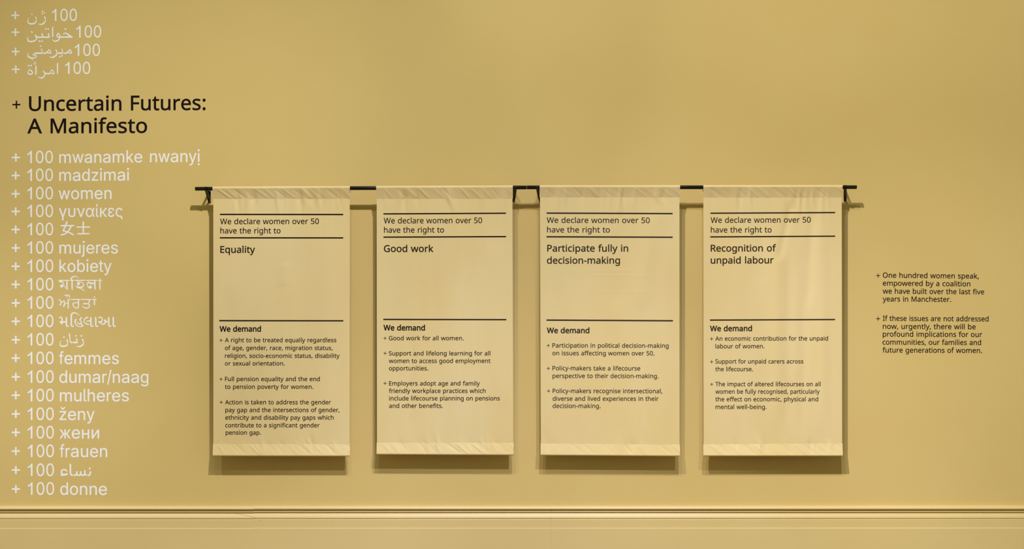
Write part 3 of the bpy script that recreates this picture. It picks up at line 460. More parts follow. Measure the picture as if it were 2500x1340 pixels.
def danda(x):
    return ('s', [(x - 20, 308, 20), (x - 3, 360, 56), (x, 500, 57), (x, 630, 56), (x + 18, 685, 48), (x + 48, 702, 42), (x + 82, 690, 46), (x + 72, 655, 24)])
TRACED = {
 'zhen': (60, 15, 26.8, [
   [('s', [(282,745,10),(235,880,45),(213,1000,55),(235,1090,75),(320,1150,95),(450,1162,105),(580,1150,100),(690,1090,85),(752,1000,65),(762,900,50),(745,790,65),(732,735,70),(738,680,20)])],
   [('d', 483, 540, 60)],
   [('s', [(1290,650,15),(1310,715,80),(1345,800,75),(1362,900,45),(1345,1000,70),(1270,1100,100),(1170,1175,100),(1080,1200,90),(980,1190,55),(860,1160,22)])],
   [('d',1170,345,64)],[('d',1288,448,62)],[('d',1158,502,62)]]),
 'khawatin': (60, 58, 20.83, [
   [('s', [(1965,545,40),(2010,500,60),(2090,480,55),(2170,520,75),(2260,590,85),(2390,670,70)]),
    ('p', [(1790,640),(2420,640),(2442,662),(2430,718),(1790,718)]),
    ('c', [(1722,502,68),(1780,590,48),(1780,665,60),(1700,675,75),(1640,610,52),(1665,535,60)]),
    ('s', [(1780,690,50),(1762,780,60),(1690,850,75),(1590,895,75),(1500,880,60),(1440,830,40),(1400,790,12)])],
   [('p', [(1395,205),(1445,130),(1460,130),(1460,640),(1410,710),(1395,700)])],
   [('p', [(600,645),(1275,645),(1275,700),(1250,730),(600,730)]),
    ('s', [(1215,465,12),(1210,530,70),(1240,600,65),(1245,690,62)]),
    ('s', [(882,462,12),(882,530,68),(915,600,65),(930,690,60)]),
    ('s', [(572,535,12),(562,600,85),(600,690,65),(600,770,55),(550,840,60),(450,895,75),(330,910,75),(220,895,75),(165,840,65),(155,760,45),(170,700,30),(190,640,8)])],
   [('p', [(325,375),(420,405),(400,480),(300,425)])],
   [('p', [(1045,215),(1125,270),(1088,322),(1015,275)])],[('p', [(1175,210),(1252,265),(1218,325),(1140,258)])],
   [('p', [(730,835),(818,890),(778,940),(700,895)])],[('p', [(860,835),(940,885),(905,942),(828,882)])],
   [('p', [(2050,215),(2155,280),(2098,325),(2020,278)])]]),
 'mermane': (60, 104, 20.83, [
   [('c', [(2305,360,52),(2365,460,50),(2378,545,55),(2290,530,60),(2210,490,60),(2245,420,50)]),
    ('s', [(2245,420,48),(2170,500,70),(2090,540,75),(1998,543,72)])],
   [('p', [(1690,498),(1918,498),(1905,430),(1878,360),(1882,320),(1905,298),(1942,390),(1960,480),(1955,578),(1690,578)])],
   [('d',1898,675,50)],[('d',1797,715,50)],
   [('s', [(1598,330,12),(1592,375,62),(1630,440,55),(1648,520,42),(1625,610,68),(1560,680,78),(1440,755,78),(1350,745,52),(1250,725,25)])],
   [('c', [(1260,360,48),(1322,470,46),(1330,545,55),(1230,525,60),(1160,495,60),(1195,430,50)]),
    ('s', [(1200,425,48),(1130,500,72),(1060,540,80),(940,540,78)])],
   [('s', [(912,540,80),(600,542,82),(500,562,60),(440,610,42),(440,642,50),(520,642,48),(585,662,48),(595,705,50),(540,760,55),(400,788,72),(270,765,85),(185,710,72),(160,640,40),(180,570,28),(222,500,10)]),
    ('s', [(862,305,15),(865,360,60),(893,440,42),(903,540,36)]), ('s', [(382,815,44),(386,850,24),(394,888,44),(398,912,30)])],
   [('p', [(800,130),(860,180),(830,228),(768,205)])]]),
 'imraa': (60, 146, 26.8, [
   [('p', [(2110,270),(2170,180),(2195,190),(2195,870),(2150,940),(2120,930)])],
   [('c', [(1790,662,55),(1870,740,58),(1915,860,60),(1905,915,80),(1790,895,72),(1700,850,45),(1725,745,52)]),
    ('s', [(1720,862,62),(1610,905,98),(1480,908,98),(1340,900,100)]),
    ('s', [(1255,690,12),(1248,760,80),(1295,850,75),(1335,950,58),(1300,1050,75),(1230,1130,90),(1140,1190,95),(1040,1195,80),(960,1165,60),(870,1110,15)])],
   [('p', [(700,430),(745,382),(785,380),(785,930),(722,1015),(695,1000)])],
   [('s', [(755,137,32),(690,150,42),(620,200,42),(622,250,42),(680,275,38)]), ('s', [(795,240,42),(700,280,40),(620,345,32)])],
   [('c', [(335,645,52),(430,720,85),(500,800,78),(505,900,80),(400,950,85),(270,925,88),(222,860,58),(245,760,48),(285,690,46)]), ('p', [(340,575),(405,655),(262,680)])],
   [('d',262,390,72)],[('d',432,377,75)]]),
 'mohila': (140, 670, 20.83, [
   [('p', [(55,280),(602,280),(602,328),(60,328)]), ('p', [(455,320),(522,320),(522,790),(505,800),(488,780),(455,700)]),
    ('p', [(60,300),(95,340),(80,395),(200,400),(270,440),(305,500),(300,545),(332,548),(338,480),(312,405),(240,325)]),
    ('o', 215, 592, 80), ('s', [(270,545,60),(340,575,34),(400,640,34),(490,750,40)])],
   [('p', [(638,280),(862,280),(862,328),(640,328)]), ('p', [(715,320),(782,320),(782,790),(755,798),(715,700)]),
    ('s', [(750,295,50),(702,215,70),(760,150,66),(850,102,55),(930,95,45),(1020,135,32),(1100,185,14)])],
   [('p', [(893,275),(1415,275),(1415,325),(905,325)]), ('s', [(930,305,40),(1010,330,40),(1080,380,40)]), ('o', 1070, 480, 78),
    ('s', [(1040,440,60),(1110,398,58),(1200,392,42),(1290,425,42),(1335,500,45),(1320,580,58),(1250,640,75),(1130,662,80),(1020,635,75),(940,592,40)]),
    ('s', [(1000,668,40),(1110,695,40),(1220,732,42),(1320,800,40),(1390,865,18)])],
   [('p', [(1455,275),(2015,275),(2015,325),(1460,325)]), ('p', [(1875,320),(1942,320),(1942,780),(1922,798),(1875,720)]), ('o', 1672, 645, 82),
    ('s', [(1650,705,32),(1570,660,32),(1522,570,36),(1517,490,48),(1560,425,78),(1630,412,80),(1690,450,82),(1758,505,40)]),
    ('p', [(1740,435),(1800,375),(1885,475),(1875,530),(1800,455),(1768,515),(1735,490)])],
   [('p', [(2050,282),(2280,282),(2275,325),(2052,325)]), ('p', [(2130,215),(2170,205),(2192,320),(2195,780),(2172,795),(2130,700)])]]),
 'auratan': (140, 715, 20.83, [
   [('s', [(60,335,40),(130,365,50),(182,430,50),(185,510,52),(150,590,68),(135,640,62)]), ('s', [(195,500,40),(270,450,50),(345,395,50)]),
    ('s', [(345,395,50),(365,500,52),(358,590,58),(332,660,78),(315,718,68)]), ('s', [(385,590,40),(450,540,45),(540,495,45)]),
    ('p', [(525,315),(668,315),(668,368),(582,372),(582,802),(525,802)])],
   [('s', [(330,102,10),(420,130,52),(500,115,46),(570,120,52),(620,170,40),(620,200,36),(592,248,36)]), ('s', [(482,140,36),(490,190,34),(522,242,28)])],
   [('p', [(702,313),(1188,313),(1188,362),(705,362)]), ('s', [(1070,350,55),(1075,500,56),(1075,690,52),(1042,758,50),(960,775,50),(880,740,50),(805,640,50),(792,560,50),(832,516,50),(900,505,48),(1070,505,48)])],
   [('p', [(1210,313),(1742,313),(1742,362),(1210,362)]), ('s', [(1635,350,60),(1620,450,55),(1560,548,50)]), ('s', [(1570,550,50),(1450,552,58),(1370,550,76),(1312,552,50)]),
    ('s', [(1500,550,50),(1590,580,50),(1635,650,50),(1600,740,50),(1500,775,55),(1400,765,50),(1320,720,40),(1258,665,18)])],
   [('p', [(1772,313),(2002,313),(2002,362),(1772,362)]), ('p', [(1855,350),(1917,350),(1917,622),(1855,622)])],
   [('o', 1888, 212, 38)]]),
 'mahilao': (140, 755, 16.667, [
   [('s', [(98,380,20),(88,335,42),(140,315,40),(182,350,52),(190,430,56),(190,600,52)]), ('p', [(80,505),(165,488),(215,600),(200,632),(120,570)]),
    ('p', [(150,485),(350,485),(350,545),(150,545)]), danda(368)],
   [('s', [(915,270,12),(800,180,40),(700,145,52),(620,160,60),(572,225,60),(566,400,60),(566,620,58),(585,685,50),(615,702,42),(652,690,46),(642,655,24)])],
   [('s', [(762,390,45),(735,450,60),(722,530,50),(750,610,45),(820,680,35),(900,707,30),(980,705,35),(1012,680,40)]), ('o', 1012, 665, 42),
    ('s', [(800,505,18),(850,570,42),(910,600,52),(968,590,56),(980,540,45),(940,470,40),(900,415,30)]), ('s', [(900,425,50),(990,350,60)]), ('s', [(990,355,30),(945,305,12)])],
   [('s', [(1262,345,40),(1200,338,55),(1130,380,50),(1090,440,35),(1088,510,35),(1150,580,42),(1220,605,52),(1310,628,16)]), ('p', [(1165,470),(1345,445),(1345,492),(1200,505)]), danda(1365)],
   [danda(1562)],
   [('s', [(1675,335,50),(1740,325,52),(1810,360,45),(1828,430,42),(1795,510,58),(1735,535,62)]), ('o', 1712, 520, 44),
    ('s', [(1750,535,40),(1800,590,48),(1860,615,50),(1920,590,52),(1958,520,62),(1945,455,88),(1938,412,50)]), ('s', [(1980,515,45),(2040,510,44),(2095,480,44)]), danda(2090)],
   [danda(2275)]]),
 'zanan': (140, 805, 26.8, [
   [('s', [(245,685,30),(195,800,42),(170,900,45),(185,1000,72),(250,1060,88),(370,1082,105),(500,1065,100),(610,1020,88),(668,930,58),(675,850,50),(655,750,72),(645,670,85),(655,595,12)])],
   [('d', 432, 490, 68)],
   [('s', [(792,230,12),(785,310,88),(808,420,65),(822,600,55),(838,730,62),(885,825,95),(975,840,85)])],
   [('p', [(1012,780),(1262,780),(1250,700),(1215,625),(1250,545),(1300,610),(1322,720),(1325,885),(1012,885)])], [('d', 1210, 402, 66)],
   [('s', [(1650,570,12),(1648,640,88),(1700,740,55),(1715,850,50),(1690,950,80),(1590,1040,95),(1480,1105,92),(1380,1100,60),(1220,1060,24)])], [('d', 1575, 402, 72)]]),
 'nisa': (140, 1125, 27.78, [
   [('s', [(645,715,95),(590,640,95),(450,592,98),(320,640,98),(272,750,100),(330,870,92),(420,930,60)]), ('p', [(225,900),(360,905),(700,830),(718,940),(540,1000),(225,1032)])],
   [('s', [(880,200,105),(882,500,106),(885,800,105),(925,920,105),(980,970,110),(1060,980,110)])],
   [('s', [(1110,982,108),(1200,975,108),(1280,920,100),(1318,820,95),(1318,700,95)]), ('s', [(1320,820,90),(1360,950,95),(1450,985,100),(1530,960,95),(1575,880,98),(1577,705,105)]),
    ('s', [(1577,880,90),(1640,960,100),(1740,980,100),(1820,940,95),(1862,850,100),(1865,640,100)]), ('s', [(1865,860,95),(1910,950,100),(2012,982,104)])],
   [('s', [(2060,982,108),(2170,970,108),(2232,880,105),(2240,705,105)])], [('p', [(2140,460),(2252,460),(2252,575),(2140,575)])]]),
 'nushi': (140, 530, 22.333, [
   [('l', [(535,235,85),(430,490,78),(325,745,80)]), ('l', [(188,472,78),(915,468,78)]), ('s', [(290,750,60),(450,775,70),(600,830,72),(740,890,75),(890,978,78)]),
    ('s', [(745,485,85),(690,620,78),(590,770,75),(430,905,78),(185,990,75)])],
   [('p', [(1368,240),(1452,240),(1452,910),(1380,910)]), ('p', [(1040,512),(1780,505),(1785,578),(1042,582)]), ('p', [(1085,875),(1742,870),(1742,945),(1085,950)])]]),
}
# ------------------------------------------------------------------ lettering on the wall
def nm(ch):
    if ch.isdigit(): return 'digit'
    if ch == '+': return 'plus_sign'
    if ch == '/': return 'slash'
    return 'letter' if ch.isalpha() else 'punctuation_mark'
def wall_line(x, z_row): return empty('wall_lettering', wpt(x, z_row, 0))
def add_text(parent, mat, items):
    for g in items: lay(nm(g[0]), [g], mat, parent, on_wall, True)

WL = 'white wall lettering listing women in many languages'
UP = [  # plus centre, 100 start, end, baseline, traced word, label
 (37.3, 37.6, 126.8, 187.8, 51.2, 'zhen', 'white Arabic-script wall line in the top corner, two short letters left of 100'),
 (37.8, 78.7, 186.0, 247.1, 91.8, 'khawatin', 'white Arabic-script wall line, second from the top, longest of the upper four'),
 (38.1, 126.1, 182.5, 244.1, 136.5, 'mermane', 'white Arabic-script wall line, third from the top, with a tail hanging below'),
 (38.6, 169.5, 158.9, 220.2, 180.6, 'imraa', 'white Arabic-script wall line directly above the black title'),
]
for cx, cy, a, b, bl, key, lab in UP:
    t = wall_line(28, bl); tag(t, lab, 'lettering', WL)
    lay('plus_sign', plus_shape(cx, cy, 19.2, 3.4), M_WHITE, t, on_wall, True)
    add_text(t, M_WHITE, layout('100', 'A', 40.8, a, b, bl, bl, 0.1))
    ox, oy, sc, groups = TRACED[key]
    for g in groups: put_letter(stroke_mesh(g, ox, oy, sc), t, M_WHITE)
LOW = [  # plus y, baseline left, baseline right, 100 start, end, word, word start, end
 (384.6, 398.2, 395.3, 'mwanamke nwanyị', 144.6, 487.5), (428.6, 441.9, 440.8, 'madzimai', 144.6, 315.0), (473.2, 486.5, 485.8, 'women', 143.0, 272.3),
 (516.2, 529.9, 529.3, 'γυναίκες', 143.6, 299.4), (560.4, 574.2, 573.8, '*nushi', 0, 0), (605.4, 619.2, 618.8, 'mujeres', 144.8, 288.0),
 (650.2, 663.9, 663.6, 'kobiety', 145.0, 272.5), (694.5, 708.8, 708.6, '*mohila', 0, 0), (739.8, 753.6, 753.4, '*auratan', 0, 0),
 (784.4, 798.6, 798.4, '*mahilao', 0, 0), (829.6, 843.6, 843.4, '*zanan', 0, 0), (874.4, 889.0, 888.8, 'femmes', 144.0, 290.2),
 (920.1, 934.6, 934.6, 'dumar/naag', 145.0, 362.2), (964.9, 979.8, 979.8, 'mulheres', 146.2, 314.6), (1010.6, 1025.4, 1025.6, 'ženy', 145.3, 231.0),
 (1055.6, 1070.4, 1070.6, 'жени', 145.2, 242.0), (1101.3, 1115.8, 1116.0, 'frauen', 145.8, 261.8), (1147.4, 1162.2, 1162.4, '*nisa', 0, 0),
 (1193.7, 1207.8, 1208.2, 'donne', 147.0, 261.2)]
SCRIPT = {'*nushi': ('in Chinese characters', 'women in Greek above'), '*mohila': ('in Bengali script', ''), '*auratan': ('in Gurmukhi script', ''), '*mahilao': ('in Gujarati script', ''),
          '*zanan': ('in Persian script above femmes', ''), '*nisa': ('in Arabic script above donne', '')}
for i, (py, b0, b1, word, w0, w1) in enumerate(LOW):
    f = i / 18.0
    t = wall_line(28, b0)
    if word[0] == '*': lab = 'white vinyl wall line reading 100 and a word ' + SCRIPT[word][0]
    elif word == 'γυναίκες': lab = 'white vinyl wall line reading 100 γυναίκες in Greek letters'
    elif word == 'жени': lab = 'white vinyl wall line reading 100 жени in Cyrillic letters'
    else: lab = 'white vinyl wall line reading 100 ' + word
    tag(t, lab, 'lettering', WL)
    lay('plus_sign', plus_shape(38.2 + 0.5 * (i == 0) + 0.6 * f, py, 20.0, 3.9), M_WHITE, t, on_wall, True)
    sz = 41.5 + 0.9 * f
    a, b = 66.6 + 1.4 * f, 129.0 + 3.0 * f
    add_text(t, M_WHITE, layout('100', 'A', sz, a, b, b0, b0, 0.12))
    if word[0] == '*':
        ox, oy, sc, groups = TRACED[word[1:]]
        for g in groups: put_letter(stroke_mesh(g, ox, oy, sc), t, M_WHITE)
    else:
        add_text(t, M_WHITE, layout(word, 'A', sz, w0, w1, b0, b1, 0.2, space=.36 if i == 0 else None))

t = wall_line(30, 270); tag(t, 'large black vinyl title line reading Uncertain Futures:', 'title', 'black two-line title on the wall')
lay('plus_sign', plus_shape(40.1, 255.3, 19.2, 3.4), M_BLACK, t, on_wall, True)
add_text(t, M_BLACK, layout('Uncertain', 'H', 49.0, 70.8, 296.6, 270.3, 269.4, 0.62))
add_text(t, M_BLACK, layout('Futures:', 'H', 49.0, 319.6, 502.0, 268.9, 268.0, 0.62))
t = wall_line(66, 324); tag(t, 'large black vinyl title line reading A Manifesto', 'title', 'black two-line title on the wall')
add_text(t, M_BLACK, layout('A', 'H', 49.0, 66.5, 102.8, 325.2, 325.0, 0.62))
add_text(t, M_BLACK, layout('Manifesto', 'H', 49.0, 123.4, 359.2, 324.9, 323.9, 0.62))

RIGHT = [('black wall paragraph right of the banners beginning One hundred women speak', 672.6, [
  ('One hundred women speak,', 2155.4, 2389.7, 677.6, 679.9), ('empowered by a coalition', 2155.2, 2369.0, 697.0, 698.9),
  ('we have built over the last five', 2155.0, 2402.7, 716.3, 718.4), ('years in Manchester.', 2154.9, 2322.0, 735.5, 736.8)]),
 ('black wall paragraph right of the banners beginning If these issues', 777.8, [
  ('If these issues are not addressed', 2155.4, 2413.5, 782.9, 784.4), ('now, urgently, there will be', 2155.3, 2382.0, 802.5, 803.6),
  ('profound implications for our', 2155.2, 2397.9, 821.4, 822.5), ('communities, our families and', 2154.7, 2395.2, 841.0, 842.0),
  ('future generations of women.', 2154.7, 2397.4, 860.3, 861.4)])]
for lab, py, lns in RIGHT:
    t = empty('wall_paragraph', wpt(2139, lns[-1][3], 0)); tag(t, lab, 'lettering', 'black wall paragraphs')
    lay('plus_sign', plus_shape(2143.8, py, 9.8, 1.5), M_BLACK, t, on_wall, True)
    for s, a, b, b0, b1 in lns: add_text(t, M_BLACK, layout(s, 'H', 17.2, a, b, b0, b1, 0.18))

# ------------------------------------------------------------------ rails with brackets
D_ROD = 0.09; R_ROD = 0.0093; D_LOW = 0.078; D_SEAM = 0.0845
def tube(p0, p1, r, n=28, cap=0.0012):
    p0 = Vector(p0); p1 = Vector(p1); ax = (p1 - p0); L = ax.length; ax.normalize()
    u = ax.cross(Vector((0, 0, 1))).normalized(); v = ax.cross(u)
    rings = [(0, r - cap), (cap, r), (L - cap, r), (L, r - cap)]
    vs = []; fs = []
    for (s, rr) in rings:
        for k in range(n):
            a = 2 * math.pi * k / n; vs.append(p0 + ax * s + (u * math.cos(a) + v * math.sin(a)) * rr)
    for i in range(3):
        for k in range(n): a = i * n + k; b = i * n + (k + 1) % n; fs.append((a, b, b + n, a + n))
    fs.append(tuple(reversed(range(n)))); fs.append(tuple(range(3 * n, 4 * n)))
    me = from_np('tube', vs, fs)
    bm = bmesh.new(); bm.from_mesh(me); bmesh.ops.recalc_face_normals(bm, faces=bm.faces)
    for f in bm.faces: f.smooth = len(f.verts) == 4
    bm.to_mesh(me); bm.free(); return me
def strap(path, width, thick, me_name='strap', side=None):
    """flat bar swept along points in a plane, width along x (or along 'side')"""
    side = side or Vector((1, 0, 0)); vs = []; fs = []
    n = len(path)
    for i, p in enumerate(path):
        p = Vector(p); a = Vector(path[max(0, i - 1)]); b = Vector(path[min(n - 1, i + 1)])
        t = (b - a).normalized(); nn = t.cross(side).normalized()
        for sx, sn in ((-1, -1), (1, -1), (1, 1), (-1, 1)): vs.append(p + side * sx * width / 2 + nn * sn * thick / 2)
    for i in range(n - 1):
        for k in range(4): a = 4 * i + k; b = 4 * i + (k + 1) % 4; fs.append((a, b, b + 4, a + 4))
    fs.append((3, 2, 1, 0)); e = 4 * (n - 1); fs.append((e, e + 1, e + 2, e + 3))
    return vs, fs
def join(lst):
    V = []; F = []
    for vs, fs in lst: b = len(V); V += vs; F += [tuple(i + b for i in f) for f in fs]
    me = from_np('bracket', V, F); bm = bmesh.new(); bm.from_mesh(me); bmesh.ops.recalc_face_normals(bm, faces=bm.faces); bm.to_mesh(me); bm.free(); return me
def rail(x0, y0, x1, y1, brackets, lab):
    a = wpt(x0, y0, D_ROD); b = wpt(x1, y1, D_ROD)
    t = empty('hanging_rail', ((a + b) / 2)); tag(t, lab, 'rail', 'black rails carrying the banners')
    link_mesh('tube', tube(a, b, R_ROD), M_METAL, t, (0, 0, 0))
    for xr, xp in brackets:
        c = wpt(xr, y0 + (y1 - y0) * (xr - x0) / (x1 - x0), D_ROD)      # rail centre above the bracket
        X = wpt(xp, 480, 0.002).x; zt = c.z + 0.001; zb = zt - 0.056
        plate = strap([(X, -0.0018, zt + 0.004), (X, -0.0018, zb)], 0.0125, 0.0036)
        arm = strap([(X, -0.003, zt - 0.002), (c.x, -(D_ROD - R_ROD - 0.0005), c.z)], 0.0110, 0.0034)
        brace = strap([(X, -0.004, zb + 0.006), (X * .5 + c.x * .5, -0.040, zb + 0.021), (c.x, -(D_ROD - 0.004), c.z - R_ROD - 0.0012), (c.x, -(D_ROD + 0.006), c.z - R_ROD + 0.0010)], 0.0125, 0.0030)
        br = link_mesh('bracket', join([plate, arm, brace]), M_METAL, t, (0, 0, 0))
        ring = []
        for k in range(17):
            q = math.radians(-200 + 250 * k / 16)
            ring.append((c.x, -(D_ROD + (R_ROD + 0.0011) * math.cos(q)), c.z + (R_ROD + 0.0011) * math.sin(q)))
        vs, fs = strap(ring, 0.012, 0.0018)
        me = from_np('saddle', vs, fs); o = link_mesh('saddle', me, M_METAL, br, (0, 0, 0)); o.location = (0, 0, 0)
        s = link_mesh('screw', tube((X, -0.0030, zb + 0.0045), (X, -0.0052, zb + 0.0045), 0.0022, 12, 0.0006), M_SCREW, br, (0, 0, 0)); s.location = (0, 0, 0)
    return t
rail(476.8, 460.8, 1285.9, 457.6, [(503.5, 511.2), (1258.2, 1253.8)], 'black metal wall rail carrying the Equality and Good work banners')
rail(1286.3, 457.4, 2091.2, 456.9, [(1312.6, 1318.6), (2063.4, 2063.3)], 'black metal wall rail carrying the decision-making and unpaid labour banners')
RODY = lambda px: 460.8 - 3.2 * (px - 476.8) / 809.1 if px < 1286 else 457.4 - 0.5 * (px - 1286.3) / 804.9

# ------------------------------------------------------------------ banners
def sstep(a, b, x): t = np.clip((x - a) / (b - a), 0, 1); return t * t * (3 - 2 * t)
class Banner:
    def __init__(s, tl, tr, bl, br, seam, hemL, hemR, botL, botR, seed, folds, n_top, n_hem):
        s.tl, s.tr, s.bl, s.br = tl, tr, bl, br
        s.seam, s.hemL, s.hemR, s.botL, s.botR = seam, hemL, hemR, botL, botR
        rnd = random.Random(seed); s.folds = list(folds)
        W = tr - tl
        s.topw = [(tl + W * (k + rnd.uniform(.2, .8)) / n_top, rnd.uniform(18, 34), rnd.uniform(3.0, 6.5), rnd.uniform(.0008, .0026) * rnd.choice((1, 1, -.7))) for k in range(n_top)]
        s.hemw = [(bl + W * (k + rnd.uniform(.2, .8)) / n_hem, rnd.uniform(14, 34), rnd.uniform(3.0, 6.5), rnd.uniform(.0008, .0024) * rnd.choice((1, -1))) for k in range(n_hem)]
        for k in range(int(n_top * 1.3)):                     # gathers running down from the sleeve seam
            x = tl + W * rnd.uniform(.04, .97); L = rnd.uniform(22, 80)
            s.folds.append((x, seam - 2, x + rnd.uniform(-6, 14), seam + L, rnd.uniform(3.5, 7.5), rnd.uniform(.0008, .0024) * rnd.choice((1, -1)), 'd'))
        for k in range(n_hem):                                # and up from the hem seam
            x = bl + W * rnd.uniform(.04, .97); L = rnd.uniform(12, 45); hy = hemL + (hemR - hemL) * (x - bl) / W
            s.folds.append((x - rnd.uniform(0, 14), hy - L, x, hy + 2, rnd.uniform(3.5, 7), rnd.uniform(.0006, .0016) * rnd.choice((1, -1)), 'u'))
        s.seed = seed
    def L(s, py): return s.tl + (s.bl - s.tl) * (py - s.seam) / (s.botL - s.seam)
    def R(s, py): return s.tr + (s.br - s.tr) * (py - s.seam) / (s.botR - s.seam)
    def hem(s, px): return s.hemL + (s.hemR - s.hemL) * (px - s.bl) / (s.br - s.bl)
    def bot(s, px): return s.botL + (s.botR - s.botL) * (px - s.bl) / (s.br - s.bl)
    def depth(s, px, py):
        v = (py - s.seam) / (s.botL - s.seam)
        d = D_SEAM + (D_LOW - D_SEAM) * v
        for (x0, y0, x1, y1, sg, amp, kind) in s.folds:
            t = (py - y0) / (y1 - y0); xc = x0 + (x1 - x0) * t
            if kind == 'd': w = np.where((t > -.05) & (t < 1), (1 - np.clip(t, 0, 1)) ** 1.5, 0)
            elif kind == 'u': w = np.where((t > 0) & (t < 1.05), np.clip(t, 0, 1) ** 1.5, 0)
            else: w = sstep(-.02, .18, t) * (1 - sstep(.82, 1.02, t))
            if kind == 'h':                                    # crease across the cloth
                t = (px - x0) / (x1 - x0); yc = y0 + (y1 - y0) * t
                d = d + amp * sstep(0, .3, t) * (1 - sstep(.7, 1, t)) * np.exp(-((py - yc) / sg) ** 2); continue
            d = d + 1.9 * amp * w * np.exp(-((px - xc) / sg) ** 2)
        u = (px - s.tl) / 340.0
        d = d + 0.0009 * np.sin(u * 7.3 + s.seed + 1.1 * np.sin(v * 3.1 + s.seed)) * (0.6 + 0.4 * np.cos(v * 2.2 + s.seed)) \
              + 0.0004 * np.sin(u * 19.1 + 2.3 * s.seed + 1.7 * np.sin(v * 5.0 + s.seed * .7))
        return d

def grid_mesh(P, name):
    ni, nj = P.shape[:2]; idx = np.arange(ni * nj).reshape(ni, nj)
    f = np.stack([idx[:-1, :-1], idx[1:, :-1], idx[1:, 1:], idx[:-1, 1:]], -1).reshape(-1, 4)
    me = bpy.data.meshes.new(name); me.from_pydata(P.reshape(-1, 3).tolist(), [], f.tolist()); me.update(); return me
def toward_camera(me, row=None):
    # orient so that most faces look to the camera side (-y)
    if sum(p.normal.y * p.area for p in me.polygons) > 0: me.flip_normals()
def cloth_obj(name, me, parent):
    toward_camera(me)
    o = link_mesh(name, me, M_CLOTH, parent, (0, 0, 0), smooth=True)
    md = o.modifiers.new('thickness', 'SOLIDIFY'); md.thickness = 0.0005; md.offset = -1
    es = o.modifiers.new('crisp_edges', 'EDGE_SPLIT'); es.split_angle = math.radians(60)
    return o

